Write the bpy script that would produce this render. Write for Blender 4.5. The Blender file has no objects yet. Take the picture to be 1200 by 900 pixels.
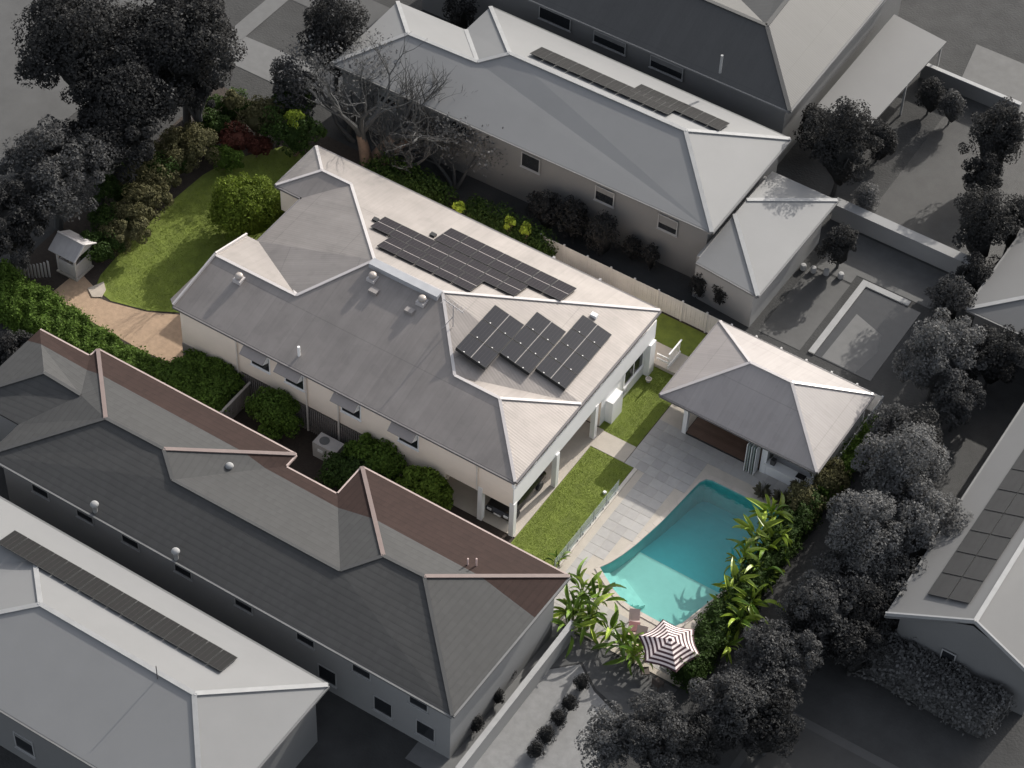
import bpy, bmesh, math, random
import numpy as np
from mathutils import Vector, Matrix
random.seed(7); RN = np.random.default_rng(11)
C = bpy.context.scene.collection
SC = bpy.context.scene

# ------------------------------------------------------------------ camera (drone, long lens)
CAM = Vector((48.86, -83.30, 123.0)); FPX = 2912.52
yaw, pitch, roll = math.radians(120.67793), math.radians(48.31236), math.radians(2.72083)
fw = Vector((math.cos(yaw)*math.cos(pitch), math.sin(yaw)*math.cos(pitch), -math.sin(pitch)))
r0 = fw.cross(Vector((0,0,1))).normalized(); u0 = r0.cross(fw)
RT = r0*math.cos(roll)+u0*math.sin(roll); UP = -r0*math.sin(roll)+u0*math.cos(roll)
cd = bpy.data.cameras.new('camera'); cam = bpy.data.objects.new('camera', cd); C.objects.link(cam)
cam.matrix_world = Matrix(((RT.x,UP.x,-fw.x,CAM.x),(RT.y,UP.y,-fw.y,CAM.y),(RT.z,UP.z,-fw.z,CAM.z),(0,0,0,1)))
cd.sensor_width = 36; cd.lens = FPX/1200*36; cd.clip_start = 1; cd.clip_end = 3000
SC.camera = cam
# ------------------------------------------------------------------ light
SUN = Vector((0.26, 2.05, 1.0)).normalized()
w = bpy.data.worlds.new('World'); SC.world = w; w.use_nodes = True
nt = w.node_tree; bg = nt.nodes['Background']; sky = nt.nodes.new('ShaderNodeTexSky')
sky.sky_type = 'NISHITA'; sky.sun_disc = False
sky.sun_elevation = math.asin(SUN.z); sky.sun_rotation = math.atan2(SUN.x, SUN.y)
hs = nt.nodes.new('ShaderNodeHueSaturation'); hs.inputs['Saturation'].default_value = 0.4; nt.links.new(sky.outputs[0], hs.inputs['Color']); nt.links.new(hs.outputs[0], bg.inputs[0]); bg.inputs[1].default_value = 0.14; sky.dust_density = 3.0; sky.air_density = 1.0
sd = bpy.data.lights.new('sun', 'SUN'); sd.energy = 3.15; sd.angle = math.radians(0.5); sd.color = (1.0, 0.95, 0.87)
so = bpy.data.objects.new('sun', sd); C.objects.link(so); so.rotation_euler = SUN.to_track_quat('Z','Y').to_euler(); so.location = (0,0,60)
SC.view_settings.view_transform = 'Standard'; SC.view_settings.look = 'None'; SC.view_settings.gamma = 1
SC.view_settings.exposure = 0.75
SC.render.resolution_x = 1024; SC.render.resolution_y = 768

def P(px, py, z=0.0):            # where the sight line of a photo point meets the height z
    d = RT*(px-600)/FPX - UP*(py-450)/FPX + fw
    t = (z-CAM.z)/d.z; return CAM + d*t

# ------------------------------------------------------------------ materials
MATS = {}
def M(name, col, rough=0.7, metal=0.0, var=0.12, vs=1.5, bump=0.0, bs=30.0, obj_random=0.0, tone=0.0, kind=None, spec=0.5, trans=0.0):
    if name in MATS: return MATS[name]
    m = bpy.data.materials.new(name); m.use_nodes = True; MATS[name] = m
    n = m.node_tree.nodes; l = m.node_tree.links; b = n['Principled BSDF']
    b.inputs['Roughness'].default_value = rough; b.inputs['Metallic'].default_value = metal
    b.inputs['Specular IOR Level'].default_value = spec
    if trans: b.inputs['Transmission Weight'].default_value = trans
    tc = n.new('ShaderNodeTexCoord'); geo = n.new('ShaderNodeNewGeometry')
    def mth(op, a, bb, c=None):
        x = n.new('ShaderNodeMath'); x.operation = op
        for i, v in enumerate((a, bb, c)):
            if v is None: continue
            if isinstance(v, (int, float)): x.inputs[i].default_value = v
            else: l.new(v, x.inputs[i])
        return x.outputs[0]
    no = n.new('ShaderNodeTexNoise'); no.inputs['Scale'].default_value = vs; no.inputs['Detail'].default_value = 6
    no.inputs['Roughness'].default_value = 0.65
    l.new(geo.outputs['Position'], no.inputs['Vector'])
    f = mth('MULTIPLY_ADD', no.outputs[0], var*4, 1-var*2)
    if kind == 'metal_roof':
        uv = n.new('ShaderNodeUVMap'); uv.uv_map = 'UVMap'
        mp = n.new('ShaderNodeMapping'); mp.inputs['Scale'].default_value = (5.0, 0.22, 1); l.new(uv.outputs[0], mp.inputs[0])
        n2 = n.new('ShaderNodeTexNoise'); n2.inputs['Scale'].default_value = 1; n2.inputs['Detail'].default_value = 4; l.new(mp.outputs[0], n2.inputs[0])
        f = mth('MULTIPLY', f, mth('MULTIPLY_ADD', n2.outputs[0], 0.24, 0.88))
        sx = n.new('ShaderNodeSeparateXYZ'); l.new(uv.outputs[0], sx.inputs[0])
        fl = mth('FLOOR', mth('MULTIPLY', sx.outputs[0], 1/0.762), 0)
        wn = n.new('ShaderNodeTexWhiteNoise'); wn.noise_dimensions = '1D'; l.new(fl, wn.inputs['W'])
        f = mth('MULTIPLY', f, mth('MULTIPLY_ADD', wn.outputs[0], 0.07, 0.965))
        lap = mth('FRACT', mth('MULTIPLY', sx.outputs[1], 1/5.4), 0); f = mth('MULTIPLY', f, mth('SUBTRACT', 1.0, mth('MULTIPLY', mth('LESS_THAN', lap, 0.012), 0.16)))
        n3 = n.new('ShaderNodeTexNoise'); n3.inputs['Scale'].default_value = 0.9; n3.inputs['Detail'].default_value = 2; l.new(uv.outputs[0], n3.inputs[0]); f = mth('MULTIPLY', f, mth('MULTIPLY_ADD', mth('GREATER_THAN', n3.outputs[0], 0.60), -0.05, 1.0))
        fr = mth('FRACT', mth('MULTIPLY', sx.outputs[0], 1/0.762), 0)
        f = mth('MULTIPLY', f, mth('SUBTRACT', 1.0, mth('MULTIPLY', mth('LESS_THAN', fr, 0.06), 0.06)))
        wv = mth('SINE', mth('MULTIPLY', sx.outputs[0], 2*math.pi/0.19), 0)
        bp = n.new('ShaderNodeBump'); bp.inputs['Strength'].default_value = 0.05; bp.inputs['Distance'].default_value = 0.03
        l.new(wv, bp.inputs['Height']); l.new(bp.outputs[0], b.inputs['Normal'])
    if kind == 'tile_roof':
        uv = n.new('ShaderNodeUVMap'); uv.uv_map = 'UVMap'
        sx = n.new('ShaderNodeSeparateXYZ'); l.new(uv.outputs[0], sx.inputs[0])
        v = mth('FRACT', mth('MULTIPLY', sx.outputs[1], 1/0.42), 0)
        f = mth('MULTIPLY', f, mth('SUBTRACT', 1.0, mth('MULTIPLY', mth('LESS_THAN', v, 0.25), 0.13)))
        cell = mth('ADD', mth('FLOOR', mth('MULTIPLY', sx.outputs[0], 1/0.3), 0), mth('MULTIPLY', mth('FLOOR', mth('MULTIPLY', sx.outputs[1], 1/0.42), 0), 57.3))
        wn = n.new('ShaderNodeTexWhiteNoise'); wn.noise_dimensions = '1D'; l.new(cell, wn.inputs['W'])
        f = mth('MULTIPLY', f, mth('MULTIPLY_ADD', wn.outputs[0], 0.16, 0.92))
        bp = n.new('ShaderNodeBump'); bp.inputs['Strength'].default_value = 0.5; bp.inputs['Distance'].default_value = 0.03
        l.new(mth('SUBTRACT', 1.0, v), bp.inputs['Height']); l.new(bp.outputs[0], b.inputs['Normal'])
    if kind == 'boards':       # horizontal weatherboards by height
        sx = n.new('ShaderNodeSeparateXYZ'); l.new(geo.outputs['Position'], sx.inputs[0])
        v = mth('FRACT', mth('MULTIPLY', sx.outputs[2], 1/0.18), 0)
        bp = n.new('ShaderNodeBump'); bp.inputs['Strength'].default_value = 0.5; bp.inputs['Distance'].default_value = 0.015
        l.new(v, bp.inputs['Height']); l.new(bp.outputs[0], b.inputs['Normal'])
    if obj_random:
        oi = n.new('ShaderNodeObjectInfo'); f = mth('MULTIPLY', f, mth('MULTIPLY_ADD', oi.outputs['Random'], obj_random*2, 1-obj_random))
    if tone:
        at = n.new('ShaderNodeAttribute'); at.attribute_name = 'tone'; f = mth('MULTIPLY', f, mth('MULTIPLY_ADD', at.outputs['Fac'], tone*2, 1-tone))
    vm = n.new('ShaderNodeVectorMath'); vm.operation = 'SCALE'; vm.inputs[0].default_value = col[:3]; l.new(f, vm.inputs['Scale'])
    l.new(vm.outputs[0], b.inputs['Base Color'])
    if bump:
        nb = n.new('ShaderNodeTexNoise'); nb.inputs['Scale'].default_value = bs; nb.inputs['Detail'].default_value = 3; l.new(geo.outputs['Position'], nb.inputs['Vector'])
        bp = n.new('ShaderNodeBump'); bp.inputs['Strength'].default_value = bump; bp.inputs['Distance'].default_value = 0.05
        l.new(nb.outputs[0], bp.inputs['Height']); l.new(bp.outputs[0], b.inputs['Normal'])
    return m
def leafmat(name, col, var=0.25, tone=0.45, tint=None):
    m = M(name, col, rough=0.75, var=var, vs=0.8, tone=tone, spec=0.15)
    n = m.node_tree.nodes; l = m.node_tree.links; b = n['Principled BSDF']; out = n['Material Output']
    tr = n.new('ShaderNodeBsdfTranslucent'); tr.inputs[0].default_value = tuple(min(1, c*1.6) for c in col)+(1,)
    mx = n.new('ShaderNodeMixShader'); mx.inputs[0].default_value = 0.25
    l.new(b.outputs[0], mx.inputs[1]); l.new(tr.outputs[0], mx.inputs[2]); l.new(mx.outputs[0], out.inputs[0])
    return m
zinc = M('pale_metal_roofing', (0.245,0.221,0.205), rough=0.45, metal=0.42, var=0.14, vs=0.45, kind='metal_roof', spec=0.6)
zinc2 = M('pool_house_metal_roofing', (0.275,0.25,0.24), rough=0.55, metal=0.0, var=0.07, vs=0.3, kind='metal_roof', spec=0.6)
capm = M('ridge_capping_metal', (0.46,0.43,0.42), rough=0.4, var=0.05)
guttm = M('dark_gutter_paint', (0.13,0.12,0.12), rough=0.5)
cream = M('cream_weatherboard_paint', (0.86,0.74,0.63), rough=0.6, var=0.04, vs=0.6, kind='boards')
white = M('white_paint', (0.78,0.77,0.76), rough=0.5, var=0.03)
greyp = M('grey_slat_paint', (0.27,0.24,0.225), rough=0.6, var=0.05)
brownroof = M('brown_roof_tiles', (0.032,0.0185,0.0155), spec=0.2, rough=0.85, var=0.10, vs=0.6, kind='tile_roof')
greytile = M('grey_roof_tiles', (0.035,0.035,0.035), rough=0.75, var=0.08, vs=0.4, kind='tile_roof')
brownmetal = M('brown_gutter', (0.42,0.33,0.30), rough=0.5)
glassd = M('dark_window_glass', (0.02,0.022,0.025), rough=0.08, var=0.0, spec=0.8)
pvm = None
concrete = M('light_concrete', (0.44,0.395,0.34), rough=0.85, var=0.09, vs=1.2, bump=0.2, bs=15)
paverm = M('grey_limestone_paving', (0.36,0.345,0.33), rough=0.7, var=0.08, vs=2.5, obj_random=0.09, bump=0.1)
aggregate = M('tan_exposed_aggregate', (0.40,0.28,0.19), rough=0.9, var=0.18, vs=3.0, bump=0.5, bs=60)
timber = M('brown_timber', (0.14,0.085,0.062), rough=0.6, var=0.15, vs=2, obj_random=0.15)
def G(v): return (v, v, v)
# ------------------------------------------------------------------ mesh helpers
def link(o, parent=None):
    C.objects.link(o)
    if parent is not None: o.parent = parent
    return o
def mesh_obj(name, verts, faces, mats, parent=None, mi=None, smooth=False):
    me = bpy.data.meshes.new(name); me.from_pydata([tuple(v) for v in verts], [], faces)
    for m in (mats if isinstance(mats, (list, tuple)) else [mats]): me.materials.append(m)
    if mi: me.polygons.foreach_set('material_index', mi)
    if smooth: me.polygons.foreach_set('use_smooth', [True]*len(me.polygons))
    me.update(); return link(bpy.data.objects.new(name, me), parent)
def tag(o, label, cat, group=None, kind=None):
    if label: o['label'] = label
    if cat: o['category'] = cat
    if group: o['group'] = group
    if kind: o['kind'] = kind
    return o
def thing(name, label, cat, loc=(0,0,0), rz=0, group=None):
    o = bpy.data.objects.new(name, None); C.objects.link(o); o.location = loc; o.rotation_euler = (0,0,rz)
    o.empty_display_size = 0.3
    return tag(o, label, cat, group)
def copy_tree(src, loc, rz=None, label=None, sc=None):
    def cp(o, par):
        c = o.copy(); C.objects.link(c); c.parent = par
        for ch in [x for x in KIDS.get(o.name, [])]: cp(ch, c)
        return c
    KIDS = {}
    for o in bpy.data.objects:
        if o.parent: KIDS.setdefault(o.parent.name, []).append(o)
    r = cp(src, None); r.location = loc
    if rz is not None: r.rotation_euler = (0,0,rz)
    if sc: r.scale = (sc,)*3
    if label: r['label'] = label
    return r
class MB:
    def __init__(s): s.v = []; s.f = []; s.mi = []
    def add(s, v, f, mi=0):
        k = len(s.v); s.v += [tuple(x) for x in v]; s.f += [[i+k for i in q] for q in f]; s.mi += [mi]*len(f); return s
    def box(s, x0,x1,y0,y1,z0,z1, mi=0):
        return s.add([(x0,y0,z0),(x1,y0,z0),(x1,y1,z0),(x0,y1,z0),(x0,y0,z1),(x1,y0,z1),(x1,y1,z1),(x0,y1,z1)],
            [(0,3,2,1),(4,5,6,7),(0,1,5,4),(1,2,6,5),(2,3,7,6),(3,0,4,7)], mi)
    def bar(s, a, b, w, h, mi=0, up=(0,0,1)):    # box section along a-b
        a = Vector(a); b = Vector(b); d = (b-a).normalized(); upv = Vector(up)
        if abs(d.dot(upv)) > 0.99: upv = Vector((1,0,0))
        sx = d.cross(upv).normalized()*w/2; sz = sx.cross(d).normalized()*h/2
        v = [p+i*sx+j*sz for p in (a,b) for i,j in ((-1,-1),(1,-1),(1,1),(-1,1))]
        return s.add(v, [(0,1,2,3),(7,6,5,4),(0,4,5,1),(1,5,6,2),(2,6,7,3),(3,7,4,0)], mi)
    def tube(s, pts, rad, n=8, mi=0, cap=True):
        pts = [Vector(p) for p in pts]; rings = []
        if not isinstance(rad, (list,tuple)): rad = [rad]*len(pts)
        vv = []; ff = []
        for i, p in enumerate(pts):
            d = (pts[min(i+1,len(pts)-1)]-pts[max(i-1,0)]).normalized()
            a = d.orthogonal().normalized() if i == 0 else (a - a.dot(d)*d).normalized()
            bb = d.cross(a)
            for k in range(n):
                t = 2*math.pi*k/n; vv.append(p+(a*math.cos(t)+bb*math.sin(t))*rad[i])
        for i in range(len(pts)-1):
            for k in range(n):
                k2 = (k+1)%n; ff.append((i*n+k, i*n+k2, (i+1)*n+k2, (i+1)*n+k))
        if cap: ff.append(tuple(range(n))[::-1]); ff.append(tuple((len(pts)-1)*n+k for k in range(n)))
        return s.add(vv, ff, mi)
    def lathe(s, prof, c=(0,0,0), n=16, mi=0):
        vv = []; ff = []
        for r, z in prof:
            for k in range(n):
                t = 2*math.pi*k/n; vv.append((c[0]+r*math.cos(t), c[1]+r*math.sin(t), c[2]+z))
        for i in range(len(prof)-1):
            for k in range(n):
                k2 = (k+1)%n; ff.append((i*n+k, i*n+k2, (i+1)*n+k2, (i+1)*n+k))
        ff.append(tuple((len(prof)-1)*n+k for k in range(n)))
        return s.add(vv, ff, mi)
    def prism(s, poly, z0, z1, mi=0):
        n = len(poly); v = [(x,y,z0) for x,y in poly]+[(x,y,z1) for x,y in poly]
        f = [tuple(range(n))[::-1], tuple(range(n,2*n))]+[(i,(i+1)%n,n+(i+1)%n,n+i) for i in range(n)]
        return s.add(v, f, mi)
    def build(s, name, mats, parent=None, smooth=False):
        return mesh_obj(name, s.v, s.f, mats, parent, s.mi, smooth)
def sheet(name, poly, z, mat, label=None, kind='structure', thick=0.0):
    mb = MB()
    if thick: mb.prism(poly, z-thick, z)
    else: mb.add([(x,y,z) for x,y in poly], [tuple(range(len(poly)))])
    o = mb.build(name, mat); o['kind'] = kind
    if label: o['label'] = label
    return o
def roof_part(name, V, faces, mats, parent, thick=0.14, split=None):
    """roof sheets as one solid shell with UVs: u along the eave, v up the slope"""
    bm = bmesh.new(); vs = {k: bm.verts.new(p) for k, p in V.items()}
    for f in faces: bm.faces.new([vs[k] for k in f])
    bm.normal_update()
    for f in bm.faces:
        if f.normal.z < 0: f.normal_flip()
    if split:
        co, no_ = split
        bmesh.ops.bisect_plane(bm, geom=bm.verts[:]+bm.edges[:]+bm.faces[:], plane_co=co, plane_no=no_)
        bm.normal_update()
        for f in bm.faces:
            c = f.calc_center_median()
            if (c-Vector(co)).dot(Vector(no_)) < 0: f.material_index = 1
    uvl = bm.loops.layers.uv.new('UVMap')
    for f in bm.faces:
        n = f.normal; u = Vector((0,0,1)).cross(n)
        u = u.normalized() if u.length > 1e-4 else Vector((1,0,0)); v = n.cross(u)
        for lp in f.loops: lp[uvl].uv = (lp.vert.co.dot(u), lp.vert.co.dot(v))
    bm.verts.index_update(); top = [(f, [l.vert for l in f.loops]) for f in bm.faces]
    bound = [(e, e.link_faces[0]) for e in bm.edges if len(e.link_faces) == 1]
    low = {v: bm.verts.new(v.co-Vector((0,0,thick))) for v in list(bm.verts)}
    for f, vv in top: bm.faces.new([low[v] for v in reversed(vv)]).material_index = f.material_index
    for e, f in bound:
        lp = [l for l in e.link_loops][0]; a = lp.vert; b = lp.link_loop_next.vert
        bm.faces.new([a, low[a], low[b], b]).material_index = f.material_index
    me = bpy.data.meshes.new(name); bm.to_mesh(me); bm.free()
    for m in mats: me.materials.append(m)
    return link(bpy.data.objects.new(name, me), parent)
def capping(V, edges, mat, parent, name='ridge_cap', w=0.20, h=0.06):
    for a, b in edges:
        A = Vector(V[a]); B = Vector(V[b])
        MB().bar(A+Vector((0,0,.03)), B+Vector((0,0,.03)), w, h).build(name, mat, parent)
def gutters(V, edges, mat, parent, outs, w=0.13):
    for (a, b), o in zip(edges, outs):
        O_ = Vector((o[0],o[1],0))*(w/2+.004)
        MB().bar(Vector(V[a])+O_-Vector((0,0,.09)), Vector(V[b])+O_-Vector((0,0,.09)), w, 0.15).build('gutter', mat, parent)

# ------------------------------------------------------------------ foliage
def leaf_mesh(name, pts, nrm, size, mat, parent=None, extra=None):
    n = len(pts); nrm = nrm/np.maximum(np.linalg.norm(nrm,axis=1,keepdims=True),1e-6)
    nrm = nrm + RN.normal(0,0.55,(n,3)); nrm /= np.linalg.norm(nrm,axis=1,keepdims=True)
    r = RN.normal(0,1,(n,3)); t = np.cross(nrm, r); t /= np.linalg.norm(t,axis=1,keepdims=True); b = np.cross(nrm, t)
    s = size*RN.uniform(0.6,1.3,(n,1)); 
    v = np.stack([pts-t*s*.5, pts+b*s*.30-nrm*s*.08, pts+t*s*.5, pts-b*s*.30-nrm*s*.08],1).reshape(-1,3)
    f = np.arange(4*n).reshape(n,4)
    tone = RN.uniform(0,1,n)
    if extra is not None:
        ev, ef = extra; k = len(v); v = np.vstack([v, ev]); 
    me = bpy.data.meshes.new(name)
    nf = n + (len(extra[1]) if extra is not None else 0)
    me.vertices.add(len(v)); me.vertices.foreach_set('co', v.astype(np.float32).ravel())
    loops = f.ravel()
    starts = np.arange(n)*4; tot = np.full(n,4)
    if extra is not None:
        e = (np.array(extra[1])+k).ravel(); starts = np.concatenate([starts, 4*n+3*np.arange(len(extra[1]))]); tot = np.concatenate([tot, np.full(len(extra[1]),3)])
        loops = np.concatenate([loops, e]); tone = np.concatenate([tone, np.full(len(extra[1]), 0.4)])
    me.loops.add(len(loops)); me.loops.foreach_set('vertex_index', loops.astype(np.int32))
    me.polygons.add(nf); me.polygons.foreach_set('loop_start', starts.astype(np.int32)); me.polygons.foreach_set('loop_total', tot.astype(np.int32))
    me.update(calc_edges=True); me.validate()
    at = me.attributes.new('tone', 'FLOAT', 'FACE'); at.data.foreach_set('value', tone[:len(me.polygons)].astype(np.float32))
    me.materials.append(mat)
    return link(bpy.data.objects.new(name, me), parent)
ICO = None
def ico():
    global ICO
    if ICO is None:
        bm = bmesh.new(); bmesh.ops.create_icosphere(bm, subdivisions=2, radius=1)
        bm.verts.index_update(); ICO = (np.array([v.co[:] for v in bm.verts]), np.array([[v.index for v in f.verts] for f in bm.faces])); bm.free()
    return ICO
def blob_leaves(R, n, clumps, fill=0.72, csize=0.33, low=-0.35):
    """leaf points over clumps spread on an ellipsoid"""
    R = np.array(R); d = RN.normal(0,1,(clumps,3)); d /= np.linalg.norm(d,axis=1,keepdims=True); d[:,2] = np.where(d[:,2]<low, -d[:,2], d[:,2])
    cc = d*RN.uniform(fill*.82, fill*1.12,(clumps,1))*R; cr = RN.uniform(csize*.6,csize*1.35,(clumps,1))*R.mean()
    k = RN.integers(0,clumps,n); e = RN.normal(0,1,(n,3)); e /= np.linalg.norm(e,axis=1,keepdims=True)
    p = cc[k]+e*cr[k]*RN.uniform(0.75,1.05,(n,1)); nr = e*.7+d[k]*.5+np.array([0,0,.3])
    return p, nr
def tree(name, label, cat, loc, R, zc, mat, n=4000, leaf=0.28, clumps=40, trunk=None, group=None, fill=0.72, core=0.62, stuffname='crown', csize=.33, lobes=0):
    t = thing(name, label, cat, loc, 0, group)
    if lobes:
        ps, ns = [], []
        for k in range(lobes):
            a = 6.283*k/max(1,lobes-1)+random.random()*.9; q = random.uniform(.40,.68); rr = random.uniform(.34,.60)
            if k == 0: q, rr = 0.0, .72
            pp, nn_ = blob_leaves(np.array(R)*np.array([rr,rr,min(1,rr*random.uniform(1.1,1.6))]), (int(n*.34) if k == 0 else int(n*.66/(lobes-1))), (max(16,clumps//3) if k == 0 else max(8,clumps//lobes)), fill, csize*1.15)
            ps.append(pp+np.array([math.cos(a)*R[0]*q, math.sin(a)*R[1]*q, random.uniform(-.15,.18)*R[2]])); ns.append(nn_)
        p = np.vstack(ps); nr = np.vstack(ns)
    else: p, nr = blob_leaves(R, n, clumps, fill, csize)
    p = p+np.array([0,0,zc])
    keep = p[:,2] > 0.05; p = p[keep]; nr = nr[keep]
    ex = None
    if core:
        iv, fi = ico(); iv = iv*(1+0.18*np.sin(iv[:,[0]]*5+iv[:,[1]]*4+iv[:,[2]]*6))*np.array(R)*core*(.72 if lobes else 1)+np.array([0,0,zc-(.12*R[2] if lobes else 0)]); iv[:,2] = np.maximum(iv[:,2],0.03); ex = (iv, fi)
    leaf_mesh(stuffname, p, nr, leaf, mat, t, ex)
    mb = MB(); tr = trunk or R[0]*0.07
    mb.tube([(0,0,-.05),(tr*.5,0,zc*.4),(0,tr,zc)], [tr,tr*.8,tr*.5], 8)
    for k in range(5):
        a = k*1.26+random.random(); mb.tube([(0,0,zc*.45),(math.cos(a)*R[0]*.3,math.sin(a)*R[1]*.3,zc*.75),(math.cos(a)*R[0]*.62,math.sin(a)*R[1]*.62,zc+R[2]*.2)],[tr*.55,tr*.35,tr*.12],6)
    mb.build('trunk', barkg if mat.name.startswith('grey') else bark, t)
    return t
barkg = M('dark_grey_bark', (0.05,0.05,0.05), rough=0.9, var=0.2, vs=4)
bark = M('brown_bark', (0.16,0.11,0.08), rough=0.9, var=0.2, vs=4, bump=0.5)
def hedge(name, label, poly, h, mat, n=9000, leaf=0.17, group=None, rough=0.16, cat='hedge', lumps=1.0):
    """clipped hedge over a ground polygon: leaf shell over an irregular solid"""
    t = thing(name, label, cat, (poly[0][0],poly[0][1],0), 0, group)
    ox, oy = poly[0]; pl = np.array(poly)-np.array([ox,oy])
    A = 0.5*abs(sum(pl[i][0]*pl[(i+1)%len(pl)][1]-pl[(i+1)%len(pl)][0]*pl[i][1] for i in range(len(pl))))
    per = sum(np.linalg.norm(pl[i]-pl[(i+1)%len(pl)]) for i in range(len(pl)))
    ntop = int(n*A/(A+per*h)); mn = pl.min(0); mx = pl.max(0)
    def inside(q):
        r = np.zeros(len(q), bool); j = len(pl)-1
        for i in range(len(pl)):
            xi, yi = pl[i]; xj, yj = pl[j]
            c = ((yi > q[:,1]) != (yj > q[:,1])) & (q[:,0] < (xj-xi)*(q[:,1]-yi)/(yj-yi+1e-12)+xi); r ^= c; j = i
        return r
    q = RN.uniform(mn, mx, (int(ntop*6), 2)); q = q[inside(q)][:ntop]
    def hh(q): return h + lumps*(0.16*np.sin(q[:,0]*2.1+np.sin(q[:,1]*1.7)*2)*np.cos(q[:,1]*2.6+q[:,0]*.4)+0.08*np.sin(q[:,0]*5.3+q[:,1]*4.1))
    top = np.column_stack([q, hh(q)+RN.normal(0,rough*.6,len(q))]); nt_ = np.tile([0,0,1.0],(len(top),1))
    sp = []; sn = []
    for i in range(len(pl)):
        a = pl[i]; b = pl[(i+1)%len(pl)]; L = np.linalg.norm(b-a); k = int((n-ntop)*L/per)
        if k < 1: continue
        u = RN.uniform(0,1,(k,1)); pt = a+(b-a)*u; d = (b-a)/L; nn = np.array([d[1],-d[0]])
        if inside((pt.mean(0)+nn*.05)[None])[0]: nn = -nn
        z = RN.uniform(0.05,1,k)*hh(pt); off = RN.normal(0,rough,(k,1))+0.12*np.sin(z*2.6+pt[:,0]*2+pt[:,1]*2.3)[:,None]
        pt = pt+nn*off; sp.append(np.column_stack([pt,z])); sn.append(np.tile([nn[0],nn[1],.35],(k,1)))
    p = np.vstack([top]+sp); nr = np.vstack([nt_]+sn)
    cen = pl.mean(0); m = len(pl); ins = pl+(cen-pl)/np.maximum(np.linalg.norm(cen-pl,axis=1,keepdims=True),1e-3)*0.25
    ev = np.vstack([np.column_stack([ins,np.zeros(m)]), np.column_stack([ins,np.full(m,h-.28)])])
    from mathutils.geometry import tessellate_polygon
    tris = tessellate_polygon([[Vector((*v,0)) for v in ins]]); ef = [[a+m,b+m,c+m] for a,b,c in tris]
    for i in range(m): j = (i+1)%m; ef += [[i,j,m+j],[i,m+j,m+i]]
    leaf_mesh('foliage', p, nr, leaf, mat, t, (ev, np.array(ef)))
    return t
# ------------------------------------------------------------------ ground
from mathutils.geometry import tessellate_polygon
def holed(name, outer, hole, z, mat, kind='structure', label=None):
    tri = tessellate_polygon([[Vector((*p,0)) for p in outer],[Vector((*p,0)) for p in hole]]); pts = outer+hole
    fs = []
    for a,b,c in tri:
        A,B,D = (Vector(pts[i]) for i in (a,b,c)); fs.append((a,b,c) if (B-A).cross(D-A) > 0 else (a,c,b))
    o = mesh_obj(name, [(x,y,z) for x,y in pts], fs, mat); o['kind'] = kind
    if label: o['label'] = label
    return o
POOL = [(5.76,1.13),(6.10,1.80),(6.42,2.75),(6.70,3.9),(6.92,5.2),(7.12,6.5),(7.28,8.2),(7.42,9.9),(7.50,10.6),(7.72,11.05),(8.1,11.2),(10.9,11.22),(13.1,11.15),(13.5,10.9),(13.62,10.4),(13.4,7.0),(13.07,4.08),(12.5,1.6),(12.19,0.34),(11.9,-0.24),(11.4,-0.42),(8.9,-0.38),(8.4,-0.28),(7.37,0.12),(6.4,0.72)]
g0 = M('dark_grey_soil_and_grass', G(0.038), rough=0.95, var=0.35, vs=0.35, bump=0.6, bs=6)
holed('ground', [(-700,-700),(700,-700),(700,900),(-700,900)], [(5.4,-0.8),(14.0,-0.8),(14.0,11.5),(5.4,11.5)], -0.02, g0)
lotsoil = M('dark_garden_mulch', (0.038,0.028,0.022), rough=0.95, var=0.25, vs=3, bump=0.8, bs=12)
sheet('garden_bed_ground', [(-41,-3.9),(3.55,-3.9),(3.55,23.6),(-41,23.6)], -0.012, lotsoil)
lawnm = M('mown_lawn', (0.145,0.185,0.026), rough=0.9, var=0.30, vs=1.1, bump=0.9, bs=25)
sheet('front_lawn', [(-35.7,3.4),(-35.2,2.2),(-33.6,1.9),(-31,2.6),(-28.5,4.0),(-27.2,6.0),(-26.0,9),(-26.0,13),(-28.5,16),(-28.5,21),(-33,21),(-35.4,17.5),(-36.0,15.2),(-36.2,11.5),(-36.1,7.2)], 0.012, lawnm)
sheet('side_lawn', [(0.12,-0.6),(3.35,-0.6),(3.35,9.25),(0.12,9.25)], 0.012, lawnm)
sheet('side_lawn', [(-0.3,10.85),(2.6,10.85),(2.6,17.6),(-0.3,17.6)], 0.012, lawnm)
sheet('back_lawn', [(-4.5,19.45),(3.4,19.45),(3.4,22.1),(-4.5,22.1)], 0.012, lawnm)
# tufts of grass that give the lawns an uneven surface
def tufts(name, poly, n, size, mat, z=0.02):
    pl = np.array(poly); mn = pl.min(0); mx = pl.max(0); q = RN.uniform(mn, mx, (n*2,2)); r = np.zeros(len(q), bool); j = len(pl)-1
    for i in range(len(pl)):
        xi, yi = pl[i]; xj, yj = pl[j]; c = ((yi > q[:,1]) != (yj > q[:,1])) & (q[:,0] < (xj-xi)*(q[:,1]-yi)/(yj-yi+1e-12)+xi); r ^= c; j = i
    q = q[r][:n]; p = np.column_stack([q, np.full(len(q), z)+RN.uniform(0,.03,len(q))])
    o = leaf_mesh(name, p, np.tile([0,0,1.0],(len(p),1)), size, mat); o['kind'] = 'stuff'; return o
tuftm = leafmat('grass_blade_green', (0.15,0.195,0.03), var=0.2, tone=0.3)
tag(tufts('grass', [(-35.6,3.4),(-33.6,2.1),(-31,2.8),(-28.5,4.2),(-27.2,6.0),(-26.5,9),(-28.5,16),(-28.5,20.5),(-33,20.5),(-35.2,17.3),(-35.8,11.5)], 22000, 0.07, tuftm), 'short lawn grass growing in the front garden', None)
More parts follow.
